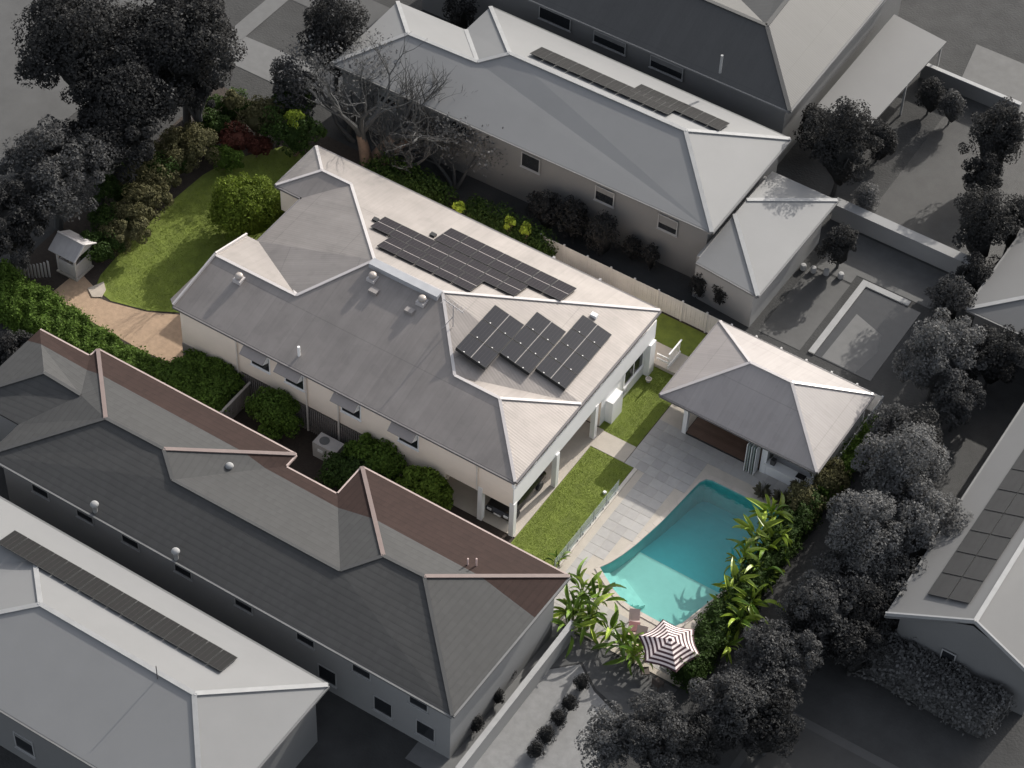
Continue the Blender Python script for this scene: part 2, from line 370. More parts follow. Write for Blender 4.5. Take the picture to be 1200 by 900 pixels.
tag(tufts('grass', [(0.2,-0.5),(3.3,-0.5),(3.3,9.2),(0.2,9.2)], 9000, 0.06, tuftm), 'short lawn grass between the house and the glass fence', None)
tag(tufts('grass', [(-.2,10.9),(2.55,10.9),(2.55,17.55),(-.2,17.55)], 6000, 0.06, tuftm), 'short lawn grass beside the white lower house wall', None)
sheet('driveway', [(-37.2,2.9),(-35.4,2.3),(-35.0,1.6),(-33.6,1.75),(-31,2.45),(-28.4,3.8),(-27.0,5.6),(-26.1,6.5),(-26.1,0.6),(-26.6,-0.3),(-28.9,-0.5),(-34.2,-0.3),(-37.4,-0.1)], 0.004, aggregate)
mb = MB(); mb.prism([(-35.6,1.9),(-34.85,1.45),(-34.3,1.8),(-34.5,2.5),(-35.1,3.0)], 0.0, 0.07)
tag(mb.build('stepping_stone', M('pale_sandstone',(0.42,0.36,0.30),bump=.3)), 'pale stone slab at the corner where lawn and driveway meet', 'stone')
sheet('house_slab', [(-6.2,0.15),(0.1,0.15),(0.1,10.9),(-6.2,10.9)], 0.03, concrete, thick=0.03)
sheet('garden_path', [(0.105,9.27),(2.62,9.27),(2.62,10.83),(0.105,10.83)], 0.03, concrete, thick=0.03)
sheet('raised_path', [(-1.5,17.62),(3.4,17.62),(3.4,19.43),(-1.5,19.43)], 0.28, concrete, thick=0.28)
sheet('terrace_base', [(3.56,-3.9),(5.6,-3.9),(4.6,13.7),(4.6,17.4),(2.65,17.4),(2.65,9.27),(3.56,9.27)], -0.004, concrete)
sheet('terrace_base', [(13.9,-3.9),(14.4,-3.9),(14.4,21.5),(13.9,21.5)], -0.004, concrete)
holed('terrace', [(3.56,-3.9),(14.4,-3.9),(14.4,13.7),(4.6,13.7),(4.6,17.5),(2.65,17.5),(2.65,9.27),(3.56,9.27)], POOL, 0.004, concrete)
mb = MB(); mb.box(3.42,3.66,-0.8,9.2,0,0.12); o = mb.build('fence_kerb', M('pale_kerb_stone',(0.52,0.48,0.43),bump=.3)); o['kind']='structure'
# paving slabs laid as single stones
def inpoly(x,y,pl):
    r = False; j = len(pl)-1
    for i in range(len(pl)):
        xi,yi = pl[i]; xj,yj = pl[j]
        if (yi>y)!=(yj>y) and x < (xj-xi)*(y-yi)/(yj-yi)+xi: r = not r
        j = i
    return r
pc = Vector((10,5)); COPE = [(p[0]+(p[0]-pc[0])*.07, p[1]+(p[1]-pc[1])*.08) for p in POOL]
pm = MB().box(-.366,.366,-.366,.366,0,.012).build('paver_source', paverm); pme = pm.data; bpy.data.objects.remove(pm)
terr = bpy.data.objects['terrace']; npv = 0
for j in range(23):
    for i in range(16):
        x = 2.65+.38+i*.75; y = -3.5+.38+j*.75
        if x > 14 or (x < 4.0 and y < 9.5) or y > 13.6 or y < -3.3: continue
        if any(inpoly(x+a, y+b, COPE) for a in (-.37,0,.37) for b in (-.37,0,.37)): continue
        if npv >= 295: continue
        o = bpy.data.objects.new('paver', pme); C.objects.link(o); o.parent = terr; o.location = (x,y,.004+random.uniform(0,.004)); npv += 1
# pool
plaster = M('pale_aqua_pool_plaster', (0.50,0.54,0.50), rough=0.8, var=0.05)
pool = thing('swimming_pool', 'turquoise swimming pool with curved left side and shallow steps', 'swimming pool', (10,5,0))
def rel(pts, o=(10,5)): return [(x-o[0],y-o[1]) for x,y in pts]
pr = rel(POOL); n = len(pr); D0 = -1.15
bmp = bmesh.new(); fv = [bmp.verts.new((x,y,0)) for x,y in pr]; bmp.faces.new(fv)
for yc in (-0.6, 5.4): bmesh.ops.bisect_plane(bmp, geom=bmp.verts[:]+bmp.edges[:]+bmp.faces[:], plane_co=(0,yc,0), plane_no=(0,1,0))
for e_ in [e for e in bmp.edges if len(e.link_faces) == 1]:
    a_, b_ = e_.verts; q_ = [bmp.verts.new((v.co.x,v.co.y,-.005)) for v in (a_,b_)]; bmp.faces.new((a_,b_,q_[1],q_[0]))
for v_ in bmp.verts:
    if v_.co.z > -.001: v_.co.z = D0 - 1.1*min(1,max(0,(v_.co.y+.6)/6.0))
me_ = bpy.data.meshes.new('shell'); bmp.to_mesh(me_); bmp.free(); me_.materials.append(plaster); me_.materials.append(M('depth_shaded_pool_plaster',(0.10,0.47,0.50),rough=.8,var=.06)); me_.materials.append(M('teal_wall_tiles',(0.16,0.42,0.42),rough=.6)); [setattr(p_,'material_index',2) for p_ in me_.polygons if abs(p_.normal.z) < .3]; [setattr(p_,'material_index',1) for p_ in me_.polygons if p_.center.y > -.55 and abs(p_.normal.z) > .3]; link(bpy.data.objects.new('shell', me_), pool)  # water depth and shade are painted into the deep floor's darker teal
e1 = Vector((5.76,1.13)); e2 = Vector((8.7,-0.38)); dd = (e2-e1).normalized(); nn = Vector((-dd.y,dd.x))
for k,(o1,z) in enumerate(((0.45,-.30),(0.9,-.60),(1.35,-.90))):
    q = [e1+dd*(.25+.12*k)+nn*.02, e2-dd*.2+nn*.02, e2-dd*.05+nn*o1, e1+dd*(0.45+.25*k)+nn*o1]
    MB().prism(rel([tuple(a) for a in q]), D0+.004, z-.004*k).build('step', M('pale_step_plaster',(0.60,0.64,0.59),rough=.8), pool)
wm = bpy.data.materials.new('pool_water'); wm.use_nodes = True; n_ = wm.node_tree.nodes; l_ = wm.node_tree.links; n_.remove(n_['Principled BSDF'])
tr = n_.new('ShaderNodeBsdfTransparent'); tr.inputs[0].default_value = (0.57,0.88,0.87,1); gl = n_.new('ShaderNodeBsdfGlossy'); gl.inputs['Roughness'].default_value = 0.03
fr = n_.new('ShaderNodeFresnel'); fr.inputs[0].default_value = 1.33; mx = n_.new('ShaderNodeMixShader'); ns = n_.new('ShaderNodeTexNoise'); ns.inputs['Scale'].default_value = 3; bp = n_.new('ShaderNodeBump'); bp.inputs['Strength'].default_value = .15; bp.inputs['Distance'].default_value = .05
tcc = n_.new('ShaderNodeTexCoord'); l_.new(tcc.outputs['Object'], ns.inputs[0]); l_.new(ns.outputs[0], bp.inputs['Height']); l_.new(bp.outputs[0], gl.inputs['Normal']); l_.new(bp.outputs[0], fr.inputs['Normal'])
l_.new(fr.outputs[0], mx.inputs[0]); l_.new(tr.outputs[0], mx.inputs[1]); l_.new(gl.outputs[0], mx.inputs[2]); l_.new(mx.outputs[0], n_['Material Output'].inputs[0])
mesh_obj('water', [(x,y,-.12) for x,y in pr], [tuple(range(n))], wm, pool)
# coping stones
cope = M('pale_coping_stone', (0.46,0.41,0.36), rough=0.7, var=0.05, obj_random=0.05)
for i in range(len(POOL)):
    a = Vector(POOL[i]); b = Vector(POOL[(i+1)%len(POOL)]); L = (b-a).length; k = max(1,round(L/.8)); 
    oa = Vector(COPE[i]); ob = Vector(COPE[(i+1)%len(POOL)])
    wa = a+(oa-a).normalized()*.34; wb = b+(ob-b).normalized()*.34; d = (b-a).normalized()*.006
    for q in range(k):
        p0 = a+(b-a)*q/k+d; p1 = a+(b-a)*(q+1)/k-d; p2 = wa+(wb-wa)*(q+1)/k-d; p3 = wa+(wb-wa)*q/k+d
        MB().prism(rel([tuple(p3),tuple(p2),tuple(p1),tuple(p0)]), -.02, .045).build('coping_stone', cope, pool)

# ------------------------------------------------------------------ main house
V = dict(A=(-26.28,0,5.57),B=(0,0,5.57),W=(0,7.7,5.57),Cc=(0,17.5,5.57),D=(-27.5,17.5,5.57),E=(-27.5,12.8,5.57),G2=(-25.3,12.8,5.57),G1=(-25.3,7.8,5.57),
  d=(-23.0,7.8,5.60),f=(-26.2,7.8,5.57),e=(-25.97,4.2,6.88),a=(-19.5,4.2,6.89),J=(-7.25,4.2,6.89),S=(-3.9,4.2,6.87),P0=(-11.2,8.7,8.25),RL=(-16.4,8.6,8.23),b=(-22.9,15.15,6.28),c=(-25.3,15.15,6.28))
house = thing('main_house', 'large two-storey cream house with hipped grey metal roof beside the pool yard', 'house', (0,0,0))
faces = ['A B S J P0 RL a e','B W S','S W J','W Cc P0','W P0 J','Cc D c b RL P0','D E c','E G2 b c','G1 d a','G1 a RL','G1 RL b G2','f e a d']
roof = roof_part('roof', V, [x.split() for x in faces], [zinc], house, 0.12)
capping(V, [('B','S'),('J','S'),('S','W'),('J','P0'),('P0','Cc'),('RL','P0'),('a','RL'),('e','a'),('RL','b'),('b','c'),('c','D'),('c','E'),('a','d')], capm, roof)
gutters(V, [('A','B'),('B','Cc'),('Cc','D'),('D','E'),('E','G2'),('G2','G1')], guttm, house, [(0,-1),(1,0),(0,1),(-1,0),(0,-1),(-1,0)])
MB().bar((-26.3,0,5.62),(-25.99,4.2,6.96),.12,.25).build('barge_board', capm, house); MB().bar((-25.99,4.2,6.96),(-26.22,7.8,5.66),.12,.25).build('barge_board', capm, house)
MB().add([(-26.25,-.06,5.45),(-26.95,.5,5.35),(-26.95,3.0,5.35),(-26.1,3.4,5.75)],[(0,1,2,3),(3,2,1,0)]).build('skirt_roof', zinc, house)
MB().box(-16.45,-11.15,8.0,8.62,7.9,8.42).build('ridge_vent', M('blue_grey_flashing',(0.33,0.335,0.35),rough=.45), roof)
# walls
mb = MB(); xi, xo = -26.0, -0.14
mb.prism([(-6.0,0.12),(-6.0,11.0),(-0.32,11.0),(-0.32,17.3),(-25.6,17.3),(-25.9,0.12)], 0, 3.2)
mb.prism([(xo,0.12),(xo,17.3),(-27.3,17.3),(-27.3,13.0),(-25.1,13.0),(-25.1,7.6),(-25.9,7.6),(-25.9,0.12)], 3.2, 4.55)
mb.prism([(-5.0,0.12),(-1.6,0.12),(-1.6,17.3),(-27.3,17.3),(-27.3,13.0),(-25.1,13.0),(-25.1,7.6),(-25.9,7.6),(-25.9,0.12)], 4.55, 5.44)
mb.add([(-25.9,.12,5.44),(-25.9,7.6,5.44),(-25.9,4.2,6.72)],[(0,1,2),(2,1,0)])
wall = mb.build('wall', cream, house)
MB().box(-1.598,-.144,.12,.3,4.552,5.44).build('wall', cream, house)
# verandah balustrade band facing the pool yard, posts and opening frames
mb = MB(); mb.box(xo+.004,xo+.06,.06,17.36,3.02,4.72); mb.build('balustrade_band', white, house)
for y in (0.2,2.6,5.1,7.7,10.4,13.0,15.2,17.2): MB().box(xo-.14,xo+.02,y-.09,y+.09,4.72,5.44).build('verandah_post', white, house)
for y0,y1 in ((2.7,5.0),(7.8,10.3),(13.1,15.1)): MB().box(xo-.1,xo+.03,y0,y1,5.0,5.44).build('blind', M('blue_grey_blind',(0.45,0.47,0.50)), house)
for x,y in ((-0.2,0.25),(-0.12,5.15),(-2.55,0.25),(-0.2,10.0)): MB().box(x-.17,x+.17,y-.17,y+.17,0,3.2).build('post', white, house)
MB().box(-6.0,-.14,.12,.4,2.75,3.2).build('beam', cream, house)
MB().box(-6.0,-5.2,.12,.3,.0,2.75).build('recess_wall', cream, house); MB().box(-5.2,-2.72,2.2,2.35,0,3.2).build('recess_wall', white, house)
def win(x0,x1,z0,z1,y=0.12,fr_=white,n=1,par=None,face='y'):
    par = par or house; mb = MB(); t = .07
    def bx(a0,a1,b0,b1,q0,q1):
        if face == 'y': mb.box(a0,a1,y-q1,y-q0,b0,b1)
        else: mb.box(y+q0,y+q1,a0,a1,b0,b1)
    bx(x0-t,x0,z0-t,z1+t,.0,.05); bx(x1,x1+t,z0-t,z1+t,.0,.05); bx(x0,x1,z0-t,z0,.0,.05); bx(x0,x1,z1,z1+t,.0,.05)
    for k in range(1,n): xm = x0+(x1-x0)*k/n; bx(xm-.03,xm+.03,z0,z1,.0,.045)
    w_ = mb.build('window', fr_, par); mb = MB(); bx(x0,x1,z0,z1,.004,.02); mb.build('pane', glassd, w_)
    mb = MB(); bx(x0-t-.05,x1+t+.05,z0-t-.05,z0-t-.004,.0,.12); mb.build('sill', fr_, w_)
    if par is not house and random.random() < .6: mb = MB(); bx(x0+.02,x1-.02,z1-(z1-z0)*random.uniform(.2,.7),z1-.01,.021,.028); mb.build('blind', M('grey_blind',(0.16,0.16,0.16)), w_)
    return w_
for x in (-20.45,-17.75,-13.35,-8.95):
    win(x+.3,x+1.7,3.75,5.0)
    aw = MB().add([(x-.2,.1,5.36),(x+1.65,.1,5.36),(x+1.65,-.52,4.92),(x-.2,-.52,4.92),(x-.2,.1,5.32),(x+1.65,.1,5.32),(x+1.65,-.52,4.87),(x-.2,-.52,4.87)],[(0,3,2,1),(4,5,6,7),(3,7,6,2),(0,4,7,3),(1,2,6,5)]).build('awning', greyp, house)
    for sx in (x-.17,x+1.62): MB().add([(sx,.1,5.3),(sx,-.48,4.88),(sx,.1,4.6),(sx+.03,.1,5.3),(sx+.03,-.48,4.88),(sx+.03,.1,4.6)],[(0,1,2),(3,5,4),(0,3,4,1),(1,4,5,2)]).build('bracket', white, aw)
win(-4.55,-3.95,1.2,2.3,2.2); MB().box(-3.5,-2.85,2.1,2.2,0.03,2.2).build('door', M('grey_door',(0.25,0.23,0.22)), house)
for x,z0 in ((-21.3,0.0),(-15.8,0.0),(-13.3,0.0),(-2.78,2.9)):
    MB().tube([(x,-.06,5.4),(x,.02,5.1),(x,.04,z0)], .055, 8).build('downpipe', M('cream_pipe',(0.66,0.60,0.54)), house)
sl = MB().box(-.035,.035,-.03,.03,0,2.3).build('slat', greyp, house); sl.location = (-21.0,.07,0)
for k in range(1,66):
    o = sl.copy(); C.objects.link(o); o.location = (-21.0+k*.165,.07,0)
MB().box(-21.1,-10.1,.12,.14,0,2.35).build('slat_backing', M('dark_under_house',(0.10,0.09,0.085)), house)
MB().box(-25.9,-21.2,.05,.115,0,2.2).build('base_cladding', greyp, house)
# pool-side lower wall, window and cupboard
win(13.9,16.2,1.3,2.6,-0.279,white,2,face='x')
MB().box(-.32,.10,16.55,17.25,0,3.0).build('wall_pier', white, house)
MB().box(-.318,-.28,11.02,17.2,0.05,2.98).build('lower_wall_lining', white, house)
MB().box(-.30,.25,11.6,12.9,0.0,2.0).build('cupboard', white, house)
MB().box(.25,.29,12.9,13.3,1.75,2.15).build('meter_box', M('mid_grey_plastic',(0.3,0.3,0.3)), house)
# steps / balustrade at the back corner
for k in range(5): MB().box(.0,.9,17.75+.0,17.80,0.28+.2*k,0.28+.2*k+.001+.12).build('rail', white, house) if k in (2,4) else None
for k in range(8): MB().box(.95-.02,.95+.02,17.7+k*.2,17.7+k*.2+.05,.28,1.7).build('baluster', white, house)
MB().box(.9,1.0,17.65,19.3,1.66,1.74).build('handrail', white, house)
MB().box(.9,1.0,17.65,19.3,0.28,0.62).build('stringer', white, house)
# roof fittings
def vent(x,y,z):
    t = MB(); t.box(-.3,.3,-.32,.28,-.25,.16); r = t.build('roof_vent', capm, house); r.location = (x,y,z)
    m2 = MB(); m2.lathe([(.14,.1),(.15,.20),(.23,.23),(.28,.35),(.23,.47),(.10,.52)],n=18); m2.build('vent_dome', M('pale_vent_metal',(0.36,0.32,0.29),rough=.35), r, True)
for p in ((-23.5,3.45,6.66),(-15.75,7.45,7.86),(-11.95,7.5,7.9)): vent(*p)
for x,y,z in ((-15.15,6.71,7.66),(-12.3,6.6,7.63)): MB().box(x-.3,x+.3,y-.22,y+.22,z-.1,z+.17).build('roof_hatch', zinc2, house)
MB().tube([(-16.88,.85,5.8),(-16.88,.85,6.65)],.09,10).build('flue_pipe', white, house)
ant = thing('tv_antenna','thin rooftop antenna on a mast below the main ridge hip','antenna',(-9.25,7.0,7.75))
am = M('antenna_metal',(0.35,0.33,0.33),rough=.4)
MB().tube([(0,0,-.05),(0,0,1.9)],.035,6).build('mast', am, ant); MB().tube([(-.85,.15,1.85),(.85,-.15,1.85)],.03,6).build('boom', am, ant)
MB().tube([(.0,0,.9),(-.5,-.5,-.1)],.025,5).build('brace', am, ant)
for k in range(6): MB().tube([(-.8+.3*k,-.25,1.86),(-.75+.3*k,.35,1.86)],.015,4).build('element', am, ant)
dish = MB(); dish.box(-.22,.22,-.15,.15,0,.28); o = dish.build('roof_box', white, house); o.location = (-2.95,14.0,6.22)
# ------------------------------------------------------------------ solar panels
pvb = M('black_solar_glass', (0.016,0.014,0.018), rough=0.5, var=0.1, vs=2, spec=0.08); pvb2 = M('blue_black_solar_glass', (0.013,0.014,0.020), rough=0.35, var=0.1, vs=2, spec=0.2)
pline = M('silver_panel_line', (0.30,0.27,0.26), rough=0.4); pframe = M('black_panel_frame',(0.02,0.02,0.02),rough=.5)
def panel_mesh(wx, wy, ncell, glass, cross=True):
    mb = MB(); mb.box(-wx/2+.015,wx/2-.015,-wy/2+.015,wy/2-.015,0,.035,0)
    for s in (-1,1): mb.box(s*(wx/2-.012)-.01,s*(wx/2-.012)+.01,-wy/2+.01,wy/2-.01,0,.042,1); mb.box(-wx/2+.03,wx/2-.03,s*(wy/2-.02)-.01,s*(wy/2-.02)+.01,0,.042,1)
    if cross: mb.box(-wx/2+.03,wx/2-.03,-.02,.02,.0,.044,2)
    for k in range(1,ncell): x = -wx/2+wx*k/ncell; mb.box(x-.008,x+.008,-wy/2+.035,wy/2-.035,.03,.040,3)
    return mb, [glass,pframe,pline,M('panel_busbar_grey',(0.05,0.042,0.046),rough=.6,spec=.1)]
def array(name, label, group, mesh, M4, cells):
    t = thing(name, label, 'solar panels', M4.translation, 0, group); t.rotation_euler = M4.to_euler()
    mb, ms = mesh; o0 = None
    for (x,y) in cells:
        if o0 is None: o0 = mb.build('panel', ms, t); o0.location = (x,y,0)
        else: o = o0.copy(); C.objects.link(o); o.location = (x,y,0)
    return t
def frame_back(x,y,dz=.16):
    th = -math.atan(.2955); return Matrix.Translation((x,y,5.57+(17.5-y)*.2955+dz)) @ Matrix.Rotation(th,4,'X')
cs = math.cos(math.atan(.2955))
array('solar_array','row of seven solar panels farthest from the ridge on the sunny back roof','solar arrays on the back roof',panel_mesh(1.38,2.15,6,pvb),frame_back(-15.0,14.4),[(.7+1.41*k,0) for k in range(7)])
array('solar_array','middle row of eight solar panels on the sunny back roof','solar arrays on the back roof',panel_mesh(1.38,1.76,6,pvb),frame_back(-18.85,12.45),[(.7+1.41*k,0) for k in range(8)])
array('solar_array','row of five solar panels nearest the ridge on the back roof','solar arrays on the back roof',panel_mesh(1.42,1.70,6,pvb),frame_back(-17.2,10.78),[(.73+1.46*k,0) for k in range(5)])
def frame_right(x,y,dz):
    R = Matrix.Rotation(math.atan(.2378),4,'Y'); T = Matrix.Rotation(-.02,4,'X')
    return Matrix.Translation((x,y,5.57-x*.2378+dz)) @ R @ T
for nm,x,y0,rows,dy in (('tilted solar array of six panels nearest the antenna',-8.1,5.55,3,1.53),('tilted solar array of six panels between the two others',-5.82,7.15,3,1.48),('tilted solar array of eight panels nearest the pool-side eave',-3.5,7.75,4,1.44)):
    t = array('tilted_solar_array',nm,'tilted solar arrays on the pool-side roof',panel_mesh(1.13,dy-.03,5,pvb2,False),frame_right(x,y0,.24),[(.58+1.17*i,dy/2+dy*j) for i in range(2) for j in range(rows)])
    for i in range(3): MB().box(.1+1.05*i,.16+1.05*i,.1,rows*dy-.1,-.06,-.005).build('rail', pframe, t)
    MB().box(0.02,2.3,.0,.05,-.22,-.0).build('end_rail', pframe, t)
    MB().box(1.15,1.18,.02,rows*dy-.02,.0,.05).build('joint_strip', pline, t)
    for i in range(2):
        for j in range(rows): MB().box(.55+1.17*i,.63+1.17*i,dy*j+.05,dy*j+.12,.03,.06).build('clamp', M('pale_clamp',(0.7,0.68,0.66)), t)
for x,y in ((-19.1,12.6),(-15.4,13.9)): MB().box(x-.2,x+.2,y-.15,y+.15,5.57+(17.5-y)*.2955-.05,5.57+(17.5-y)*.2955+.2).build('cable_box', pframe, house)

# ------------------------------------------------------------------ pool house
e0 = 3.1
VP = dict(A=(2.78,13.16,e0),B=(14.26,13.1,e0),C=(14.24,21.0,e0),D=(2.76,21.03,e0),R1=(6.95,17.25,5.05),R2=(9.95,17.25,5.05))
ph = thing('pool_house','open-fronted white pool house with hipped grey metal roof','pool house',(0,0,0))
rf = roof_part('roof', VP, [x.split() for x in ('A B R2 R1','B C R2','C D R1 R2','D A R1')], [zinc2], ph, 0.12)
capping(VP,[('A','R1'),('B','R2'),('C','R2'),('D','R1'),('R1','R2')],capm,rf,w=.2,h=.05)
gutters(VP,[('A','B'),('B','C'),('C','D'),('D','A')],guttm,ph,[(0,-1),(1,0),(0,1),(-1,0)],w=.11)
pw = M('white_render',(0.74,0.74,0.75),rough=.7,var=.03)
mb = MB(); mb.box(4.4,14.0,20.5,20.65,0,3.0); mb.box(13.75,13.9,13.75,20.5,0,3.0); mb.box(4.4,4.55,16.5,20.5,0,3.0); mb.box(10.25,10.4,13.75,20.5,0,3.0); mb.build('wall', pw, ph)
for x in (4.55,): MB().box(x-.15,x+.15,13.6,13.9,0,3.0).build('post', white, ph)
MB().box(10.22,10.62,13.55,13.95,0,3.0).build('pillar', pw, ph)
MB().box(3.2,13.9,13.55,13.75,2.72,2.98).build('beam', pw, ph)
mb = MB(); mb.box(10.62,13.9,13.6,13.8,0,1.02); mb.build('counter_wall', pw, ph); MB().box(10.55,13.9,13.4,14.1,1.02,1.07).build('counter_top', white, ph)
MB().box(10.62,13.7,14.1,16.0,.9,.95).build('bench_top', M('white_stone_bench',(0.6,0.6,0.62),rough=.3), ph)
MB().box(12.7,13.3,13.62,14.05,1.07,1.10).build('cooktop', M('black_glass_cooktop',(0.03,0.03,0.03),rough=.2), ph)
MB().box(10.85,11.15,13.62,13.95,1.07,1.5).build('coffee_machine', M('dark_appliance',(0.06,0.06,0.06),rough=.4), ph)
bd0 = None
for k in range(38):
    if bd0 is None: bd0 = MB().box(4.7,10.2,-.066,.066,.02,.16).build('floor_board', timber, ph); o = bd0
    else: o = bd0.copy(); C.objects.link(o)
    o.location = (0,13.72+.14*k,0)
MB().box(4.7,10.2,13.62,13.655,.0,.15).build('dark_step_face', pframe, ph)  # black strip along the front edge of the raised floor
for k in range(5): MB().box(9.35+.17*k,9.39+.17*k,13.0,13.62,.04,2.65).build('folding_door', pw if k%2==0 else M('pale_green_glass',(0.35,0.40,0.38),rough=.15), ph)
MB().box(6.4,8.3,13.57,13.62,2.5,2.62).build('heater', white, ph)
# ------------------------------------------------------------------ glass fence
gf = thing('glass_fence','frameless glass pool fence along the kerb between side lawn and terrace','fence',(3.55,0,0))
gm = bpy.data.materials.new('clear_fence_glass'); gm.use_nodes = True; n_ = gm.node_tree.nodes; l_ = gm.node_tree.links; n_.remove(n_['Principled BSDF'])
tr = n_.new('ShaderNodeBsdfTransparent'); tr.inputs[0].default_value = (0.80,0.86,0.85,1); gl = n_.new('ShaderNodeBsdfPrincipled'); gl.inputs['Base Color'].default_value = (.7,.75,.74,1); gl.inputs['Roughness'].default_value = .1; mx = n_.new('ShaderNodeMixShader'); mx.inputs[0].default_value = .30
l_.new(tr.outputs[0], mx.inputs[1]); l_.new(gl.outputs[0], mx.inputs[2]); l_.new(mx.outputs[0], n_['Material Output'].inputs[0])
for k in range(5):
    y = -.7+k*1.55; g = MB().box(-.008,.008,y+.03,y+1.5,.17,1.2).build('glass_panel', gm, gf)
    for q in (.3,1.2): MB().box(-.04,.04,y+q-.03,y+q+.03,.12,.3).build('spigot', M('steel_spigot',(0.35,0.35,0.36),rough=.3), g)
    MB().box(-.015,.015,y-.015,y+.015,.12,1.22).build('end_post', M('steel_post',(0.22,0.23,0.25),rough=.4), gf)
# ------------------------------------------------------------------ boundary fences
def panel_fence(label, a, b, h, mat, n, group, capw=.08):
    a = Vector((*a,0)); b = Vector((*b,0)); L = (b-a).length; ang = math.atan2((b-a).y,(b-a).x)
    t = thing('paling_fence', label, 'fence', a, ang, group); s = L/n
    p0 = None; q0 = None
    for k in range(n):
        if p0 is None:
            mb = MB(); c = int(s/.16)
            for j in range(c): mb.box(j*s/c+.006,(j+1)*s/c-.006,-.012-.006*(j%2),.012-.006*(j%2),.05,h)
            mb.box(0.02,s-.02,.02,.06,h*.25,h*.25+.08); mb.box(0.02,s-.02,.02,.06,h*.8,h*.8+.08)
            p0 = mb.build('fence_panel', mat, t); q0 = MB().box(-.06,.06,-.06,.06,0,h+.12).build('fence_post', mat, t)
        else:
            o = p0.copy(); C.objects.link(o); o.location = (k*s,0,0); o = q0.copy(); C.objects.link(o); o.location = (k*s,0,0)
    return t
fgm = M('pale_grey_paling_paint',(0.50,0.49,0.48),rough=.7,var=.08,vs=2)
panel_fence('tall pale paling fence along the back lawn behind the pool house',(-12.0,22.25),(14.45,22.25),1.8,fgm,14,None)
panel_fence('short pale paling fence closing the corner right of the pool house',(14.45,22.2),(14.45,12.5),1.8,fgm,5,None)
pf = thing('picket_fence','white picket balustrade between two posts behind the back roof','fence',(-10.0,20.9,0))
pk = MB().box(-.03,.03,-.02,.02,.2,1.5).build('picket', white, pf)
for k in range(1,24):
    o = pk.copy(); C.objects.link(o); o.location = (k*.15,0,0)
MB().box(0,3.5,-.03,.03,1.5,1.58).build('rail', white, pf); MB().box(0,3.5,-.03,.03,.12,.2).build('rail', white, pf)
for x in (-.1,3.6): MB().box(x-.09,x+.09,-.09,.09,0,1.85).build('post', white, pf)
rp = thing('garden_rail_fence','pale timber rail fence running from the house wall beside the hedge','fence',(-20.4,-3.6,0))
MB().bar((0,0,1.75),(0,3.7,1.75),.16,.08).build('top_rail', M('cream_rail',(0.55,0.50,0.45)), rp)
for k in range(12): MB().box(-.02,.02,k*.3,k*.3+.26,.05,1.7).build('paling', greyp, rp)
# ------------------------------------------------------------------ plants of the lot
def at(px,py,z): p = P(px,py,z); return (p.x,p.y,0)
g1 = leafmat('bright_green_leaves',(0.11,0.15,0.018)); g2 = leafmat('hedge_green_leaves',(0.075,0.125,0.02)); g3 = leafmat('dark_green_leaves',(0.035,0.062,0.014))
g4 = leafmat('olive_brown_leaves',(0.10,0.095,0.045)); g5 = leafmat('burgundy_leaves',(0.10,0.035,0.025)); g6 = leafmat('lime_leaves',(0.22,0.28,0.035)); g7 = leafmat('silvery_leaves',(0.20,0.19,0.14))
tree('round_shrub','large round bright green bush on the front lawn beside the house corner','bush',at(290,248,2.0),(2.9,2.8,2.3),2.1,g1,16000,.19,100,fill=.78,csize=.22)
hedge('driveway_hedge','long clipped green hedge between the driveway and the brown-roofed house',[(-40.8,-.4),(-38.9,-1.0),(-36.3,-1.0),(-33.5,-1.3),(-31.4,-1.7),(-28.2,-1.9),(-25.6,-1.7),(-25.4,-3.5),(-28.5,-3.9),(-33,-3.9),(-40.5,-3.9)],1.9,g2,30000,.19,lumps=1.2)
hedge('corner_hedge','big square dark green hedge block against the front corner of the house wall',[(-25.3,-3.5),(-25.2,-1.7),(-24.6,-.1),(-22.0,-.1),(-20.9,-.3),(-20.7,-3.4)],2.5,g2,18000,.20)
tree('side_shrub','rounded dark green shrub between the hedge block and the air conditioner','bush',at(322,487,1.5),(2.0,1.6,1.9),1.5,g2,9000,.19,60,fill=.78,csize=.25)
tree('side_shrub','dense dark shrub right of the air conditioner beside the brown roof corner','bush',at(408,560,1.4),(2.2,1.5,1.6),1.3,g3,9000,.2,60,fill=.78,csize=.25)
tree('side_shrub','leafy green shrub against the cream wall below the third awning','bush',at(440,540,1.6),(2.3,1.5,1.9),1.5,g2,8000,.22,50,fill=.78,csize=.25)
tree('side_shrub','light green feathery shrub at the wall beside the carport recess','bush',at(495,573,1.5),(2.1,1.3,1.8),1.4,leafmat('mid_green_leaves',(0.10,0.15,0.022)),7000,.25,45,fill=.78,csize=.25)
fh = 'bushes along the front boundary'
for (px,py,R,z,m,n,l) in ((205,185,(2.3,3.0,1.9),1.7,g4,11000,'tall olive-brown bush nearest the front corner gate'),(182,207,(1.9,2.9,1.8),1.6,g4,9000,'olive-brown bush between the tall one and the mulch edge'),
    (165,245,(1.8,2.9,1.7),1.5,g4,9000,'dark bush halfway along the front boundary'),(140,275,(1.8,2.6,1.5),1.3,g4,8000,'low speckled bush on the gazebo side of the front boundary'),(118,292,(1.5,1.9,1.4),1.2,g3,5000,'dark bush right beside the white entry gazebo'),
    (228,172,(1.4,1.6,1.4),1.2,g4,3500,'olive bush behind the white corner gate'),(150,215,(1.8,3.2,1.8),1.6,g3,6000,'dark bush against the front fence line')):
    tree('front_bush',l,'bush',at(px,py,z),R,z,m,n,.17,45,group=fh,fill=.78,csize=.27,lobes=3)
